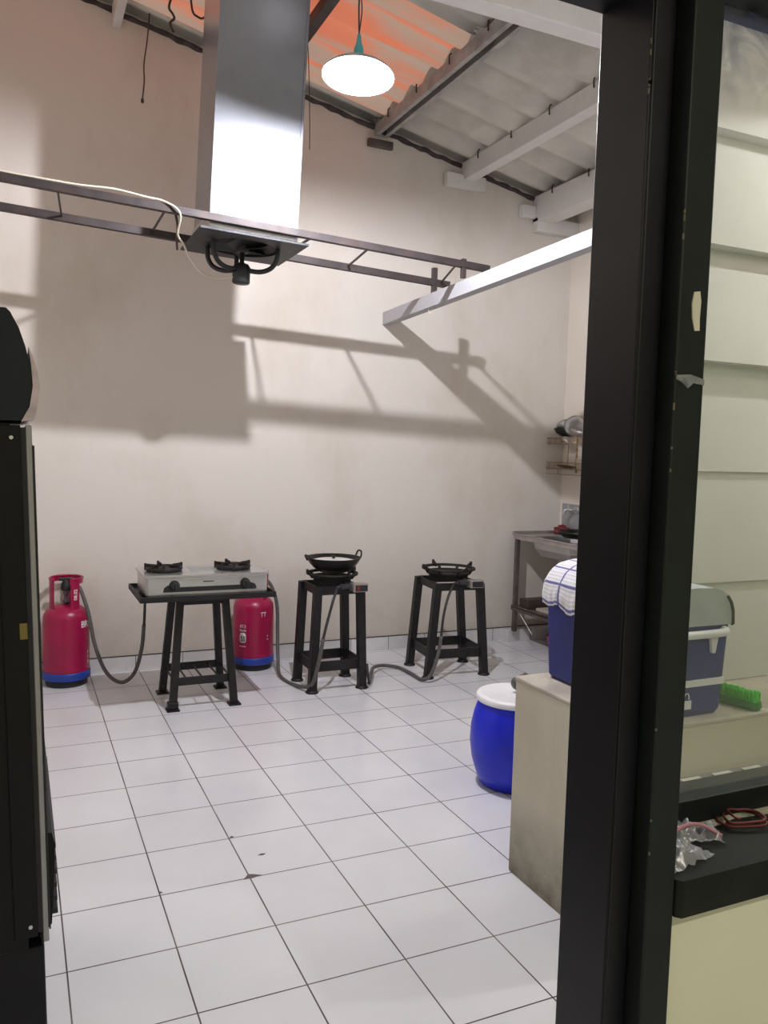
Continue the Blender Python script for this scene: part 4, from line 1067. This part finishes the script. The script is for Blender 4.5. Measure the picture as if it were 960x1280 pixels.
# ------------------------------------------------------------------ barrel, lid, scoop
ba = thing('plastic_barrel', 'round-bellied blue plastic barrel with white lid beside the plastered counter', 'barrel', (1.90, -0.235, 0))
m = MB(); m.lathe([(0.0, 0.0), (0.135, 0.0), (0.150, 0.012), (0.168, 0.06), (0.186, 0.12), (0.195, 0.19), (0.192, 0.26), (0.180, 0.32), (0.164, 0.365), (0.155, 0.385), (0.0, 0.385)], n=56)
m.build('body', M['barrel'], ba)
m = MB(); m.lathe([(0.160, 0.378), (0.170, 0.380), (0.172, 0.386), (0.172, 0.400), (0.168, 0.406), (0.145, 0.408), (0.138, 0.404), (0.0, 0.404)], n=56)
m.build('lid', M['lid_white'], ba)['label'] = 'white screw lid'
sc = thing('water_scoop', 'grey-green plastic scoop resting on the white barrel lid', 'scoop', (1.915, -0.225, 0.406))
sc.scale = (0.78, 0.78, 0.78)
m = MB(); loft(m, [[(x_, y_, z_) for x_, y_ in []] for z_ in []]) if False else None
m = MB(); R_s = Matrix.Rotation(math.radians(78), 3, 'Y')
m.lathe([(0.0, 0), (0.024, 0.002), (0.034, 0.012), (0.038, 0.03), (0.040, 0.09), (0.043, 0.095), (0.040, 0.096), (0.036, 0.03), (0.0, 0.008)], (-0.03, 0, 0.048), 24, rot=R_s)
m.build('cup', M['scoop'], sc)
m = MB(); m.bar((0.055, 0, 0.02), (0.17, 0, 0.030), 0.02, 0.012); m.build('handle', M['scoop'], sc, bevel=0.003)

# ------------------------------------------------------------------ display cooler at the left
th = math.radians(1.55)
fg = thing('display_cooler', 'tall black display cooler at the left edge, seen from its side', 'display cooler', (-0.047, -1.25, 0.0))
fg.rotation_euler = (0, -th, 0)
dep, wid = 0.62, 0.62
m = MB(); m.box(-dep, -0.045, 0, wid, 0.30, 1.51); m.build('cabinet', M['fridge_side'], fg, bevel=0.004)
m = MB(); m.box(-dep, -0.012, 0.004, wid-0.004, 0.02, 0.30); kb_ = m.build('plinth', M['fridge_base'], fg, bevel=0.006)
for xx in (-0.05, -dep+0.06):
    for yy in (0.05, wid-0.05):
        m = MB(); m.cyl((xx, yy, 0.0 if xx > -0.3 else -0.002), (xx, yy, 0.03), 0.02, 12); m.build('foot', M['black_rubber'], fg)
# side rib on the panel
m = MB(); m.box(-0.075, -0.024, -0.006, 0.012, 0.33, 1.505); m.build('corner_post', M['fridge_side'], fg, bevel=0.003)
m = MB(); m.box(-0.050, -0.013, 0.002, wid, 0.335, 1.50); m.build('door_gasket', M['black_rubber'], fg)
dr = MB().box(-0.0135, -0.001, 0.0, 0.040, 0.31, 1.505); dr.box(-0.0135, -0.001, wid-0.040, wid, 0.31, 1.505)
dr.box(-0.0135, -0.001, 0.04, wid-0.04, 0.31, 0.36); dr.box(-0.0135, -0.001, 0.04, wid-0.04, 1.455, 1.505)
dr = dr.build('door', M['fridge_silver'], fg, bevel=0.002); dr['label'] = 'door with silver frame'
MB().box(-0.010, -0.006, 0.04, wid-0.04, 0.36, 1.455).build('door_pane', M['glass'], dr)
MB().box(-0.0005, 0.003, -0.002, wid, 0.34, 1.46).build('door_seal', M['black_rubber'], dr)
m = MB(); m.lathe([(0.0, -0.008), (0.006, -0.0075), (0.007, -0.005), (0.007, 0.0)], (-0.043, -0.006, 1.478), 12, rot=None)
m = MB(); m.cyl((-0.043, -0.009, 1.478), (-0.043, 0.0, 1.478), 0.0042, 14); m.build('screw', M['screw'], fg)
m = MB(); m.cyl((-0.040, -0.009, 0.357), (-0.040, 0.0, 0.357), 0.0042, 14); m.build('screw', M['screw'], fg)
m = MB(); m.box(-0.040, -0.0245, -0.0085, -0.006, 1.030, 1.066); m.build('sticker', M['yellow_tag'], fg)['label'] = 'faded yellow sticker'
# curved grille low on the front
m = MB(); m.prism([(-0.02, 0.31), (0.006, 0.34), (0.014, 0.45), (0.018, 0.535), (0.012, 0.56), (-0.02, 0.565)][0:6], 'Y', 0.02, wid-0.02)
gr = m.build('lower_grille', M['fridge_base'], fg, bevel=0.004)
for k in range(6):
    m = MB(); m.box(0.008, 0.020, 0.025, wid-0.025, 0.36+0.032*k, 0.372+0.032*k); m.build('louvre', M['black_plastic'], gr)
# header
hp = [(-dep, 1.515), (-0.022, 1.515), (-0.006, 1.545), (0.002, 1.59), (0.0, 1.635), (-0.008, 1.675), (-0.020, 1.715), (-0.036, 1.748), (-0.044, 1.756), (-dep, 1.765)]
m = MB(); m.prism(hp, 'Y', -0.004, wid+0.004); hd = m.build('header', M['fridge_header'], fg, bevel=0.004)
fp = [(-0.022, 1.513), (0.004, 1.516), (0.012, 1.545), (0.018, 1.59), (0.014, 1.625), (0.006, 1.655), (-0.002, 1.675), (0.002, 1.635), (0.004, 1.59), (-0.004, 1.545)]
m = MB(); m.prism(fp, 'Y', -0.002, wid+0.002); m.build('front_panel', M['fridge_pink'], hd)['label'] = 'curved pale front panel'

# ------------------------------------------------------------------ door frame, window, sill
HJ = 2.055
jp = [(0.71, -2.15), (0.71, -2.26), (0.746, -2.26), (0.746, -2.30), (0.802, -2.30), (0.802, -2.15)]
m = MB(); m.prism(jp, 'Z', 0, 2.32)
dj = struct('door_1', m, M['frame_green_lit'], bevel=0.003)
m = MB(); m.prism([(0.7085, -2.148), (0.7085, -2.262), (0.7445, -2.262), (0.7445, -2.2985), (0.711, -2.2585), (0.711, -2.148)], 'Z', 0.0, 2.30)
m = MB(); m.box(0.704, 0.7115, -2.262, -2.148, 0, 2.32); m.build('jamb_face', M['black_frame'], dj, bevel=0.002)
m = MB(); m.box(0.706, 0.7445, -2.2665, -2.2595, 0, 2.32); m.build('jamb_rebate', M['black_frame'], dj, bevel=0.002)
m = MB(); m.box(-0.62, 0.71, -2.30, -2.15, 2.148, 2.32); m.build('door_head', M['black_frame'], dj, bevel=0.003)
m = MB(); pts = [(0.772, 1.712), (0.783, 1.714), (0.786, 1.700), (0.785, 1.675), (0.786, 1.658), (0.777, 1.657), (0.771, 1.675), (0.769, 1.695)]
m.prism(pts, 'Y', -2.3018, -2.2995); m.build('paper_scrap', M['paper'], dj)['label'] = 'torn cream paper scrap'
m = MB(); m.prism([(0.748, 1.592), (0.775, 1.594), (0.801, 1.588), (0.801, 1.580), (0.78, 1.582), (0.77, 1.574), (0.756, 1.583), (0.748, 1.586)], 'Y', -2.3018, -2.2995); m.build('tape_strip', M['tape'], dj)
m = MB()
for k in range(12):
    z = random.choice([random.uniform(1.45, 1.95), random.uniform(1.45, 1.60), random.uniform(0.8, 1.1)])
    h_ = random.uniform(0.003, 0.010); m.box(0.7455, 0.7475, -2.3012, -2.2990, z, z+h_)
for k in range(5):
    z = random.uniform(1.98, 2.10); m.box(0.7035, 0.7055, -2.2625, -2.2605, z, z+0.008)
m.build('paint_chips', M['chip_paint'], dj)

# window
wn = struct('window_1', MB().box(0.86, 2.6, -2.17, -2.10, 0.822, 0.870).box(0.802, 0.86, -2.17, -2.15, 0.822, 0.870), M['frame_green_lit'], bevel=0.002)
m = MB().box(0.802, 2.6, -2.20, -2.10, 2.232, 2.32); m.build('window_head', M['black_frame'], wn, bevel=0.003)
m = MB().box(2.54, 2.6, -2.30, -2.10, 0.87, 2.32); m.build('window_stile', M['frame_green_lit'], wn, bevel=0.003)
m = MB().box(0.802, 2.54, -2.142, -2.137, 0.870, 2.232); m.build('window_pane', M['glass'], wn)
m = MB(); m.box(0.804, 1.03, -2.185, -2.168, 0.818, 0.826); m.prism([(1.03, -2.182), (1.06, -2.176), (1.16, -2.186), (1.42, -2.18), (1.42, -2.168), (1.03, -2.168)], 'Z', 0.818, 0.828)
m.build('cement_strip', M['caulk'], wn)
# wall under the window and its sill
struct('wall_front', MB().box(0.800, 2.6, -2.275, -2.15, 0, 0.76).box(0.87, 3.88, -2.15, -2.02, 0, 0.76).box(2.6, 3.88, -2.30, -2.15, 0, 2.32), M['yellow_wall'])
m = MB(); m.prism([(0.804, -2.300), (0.812, -2.308), (2.6, -2.308), (2.6, -2.10), (0.86, -2.10), (0.86, -2.15), (0.804, -2.15)], 'Z', 0.762, 0.822)
struct('trim_6', m, M['sill'], bevel=0.003)
m = MB().box(0.88, 3.88, -2.10, -1.99, 0.762, 0.820)
struct('trim_7', m, M['sill_in'], bevel=0.003)
m = MB()
for k in range(7):
    x_ = 0.93+0.085*k; m.box(x_, x_+0.05, -2.04, -2.005, 0.819, 0.823)  # row of pale raised flecks on the inner sill
m.build('pale_flecks', M['caulk'], bpy.data.objects['trim_7'])

# things on the sill
pb = thing('plastic_bag', 'crumpled clear plastic bag with a pink strip lying on the black window sill', 'plastic bag', (0.89, -2.225, 0.822))
def sheet(name, mat, parent, cx, cy, sx, sy, amp, seed, rz=0, solid=0):
    m = MB(); n = 18; vs = []
    for j in range(n+1):
        for i in range(n+1):
            u, v = i/n*2-1, j/n*2-1
            k = 1-0.25*abs(noise.noise(Vector((u*2, v*2, seed))))
            e = max(abs(u), abs(v))
            z = amp*(0.55+0.9*noise.noise(Vector((u*2.2, v*2.2, seed+4)))+0.5*noise.noise(Vector((u*6, v*6, seed))))*(1-e**4*0.75)
            x_, y_ = u*sx*k, v*sy*k
            vs.append((cx+x_*math.cos(rz)-y_*math.sin(rz), cy+x_*math.sin(rz)+y_*math.cos(rz), max(0.001, z)))
    fs = [(j*(n+1)+i, j*(n+1)+i+1, (j+1)*(n+1)+i+1, (j+1)*(n+1)+i) for j in range(n) for i in range(n)]
    m.add(vs, fs, True); return m.build(name, mat, parent, solid=solid)
sheet('bag_body', M['clear_plastic'], pb, -0.035, -0.01, 0.055, 0.045, 0.030, 2.0, 0.2)
sheet('bag_mouth', M['clear_plastic'], pb, 0.045, 0.022, 0.048, 0.024, 0.028, 5.0, -0.35)
m = MB(); m.tube([(-0.01, 0.012, 0.022), (0.02, 0.016, 0.028), (0.05, 0.010, 0.027), (0.078, -0.010, 0.012)], 0.0032, 6); m.build('pink_strip', M['pink_faded'], pb)['label'] = 'faded pink strip inside the bag'
rc = thing('rubber_tubing', 'loose coil of dark red rubber tubing on the black window sill', 'tubing', (1.063, -2.195, 0.822))
m = MB()
pts = []
for k in range(30):
    a = k*2*math.pi/11; rr = 0.038-0.0005*k
    pts.append((rr*1.25*math.cos(a)+0.006*math.sin(k), rr*0.95*math.sin(a)+0.004*math.cos(k*1.7), 0.004+0.0005*k))
m.tube(pts, 0.0024, 6); m.build('coil', M['red_rubber'], rc)

# one group phrase for the look-alikes
GROUPS = {'roof_purlin': 'purlins under the corrugated roof', 'burner_stand': 'black iron burner stands', 'wok_burner': 'cast iron wok burners on the stands',
          'gas_hose': 'grey gas hoses by the stoves', 'dangling_wire': 'wires dangling from the roof', 'wire_hook': 'bent wires at the orange roof sheets',
          'metal_plate': 'plates on the dish rack', 'metal_bowl': 'bowls on the dish rack'}
for o in bpy.data.objects:
    b0 = o.name.split('.')[0]
    if o.parent is None and b0 in GROUPS: o['group'] = GROUPS[b0]
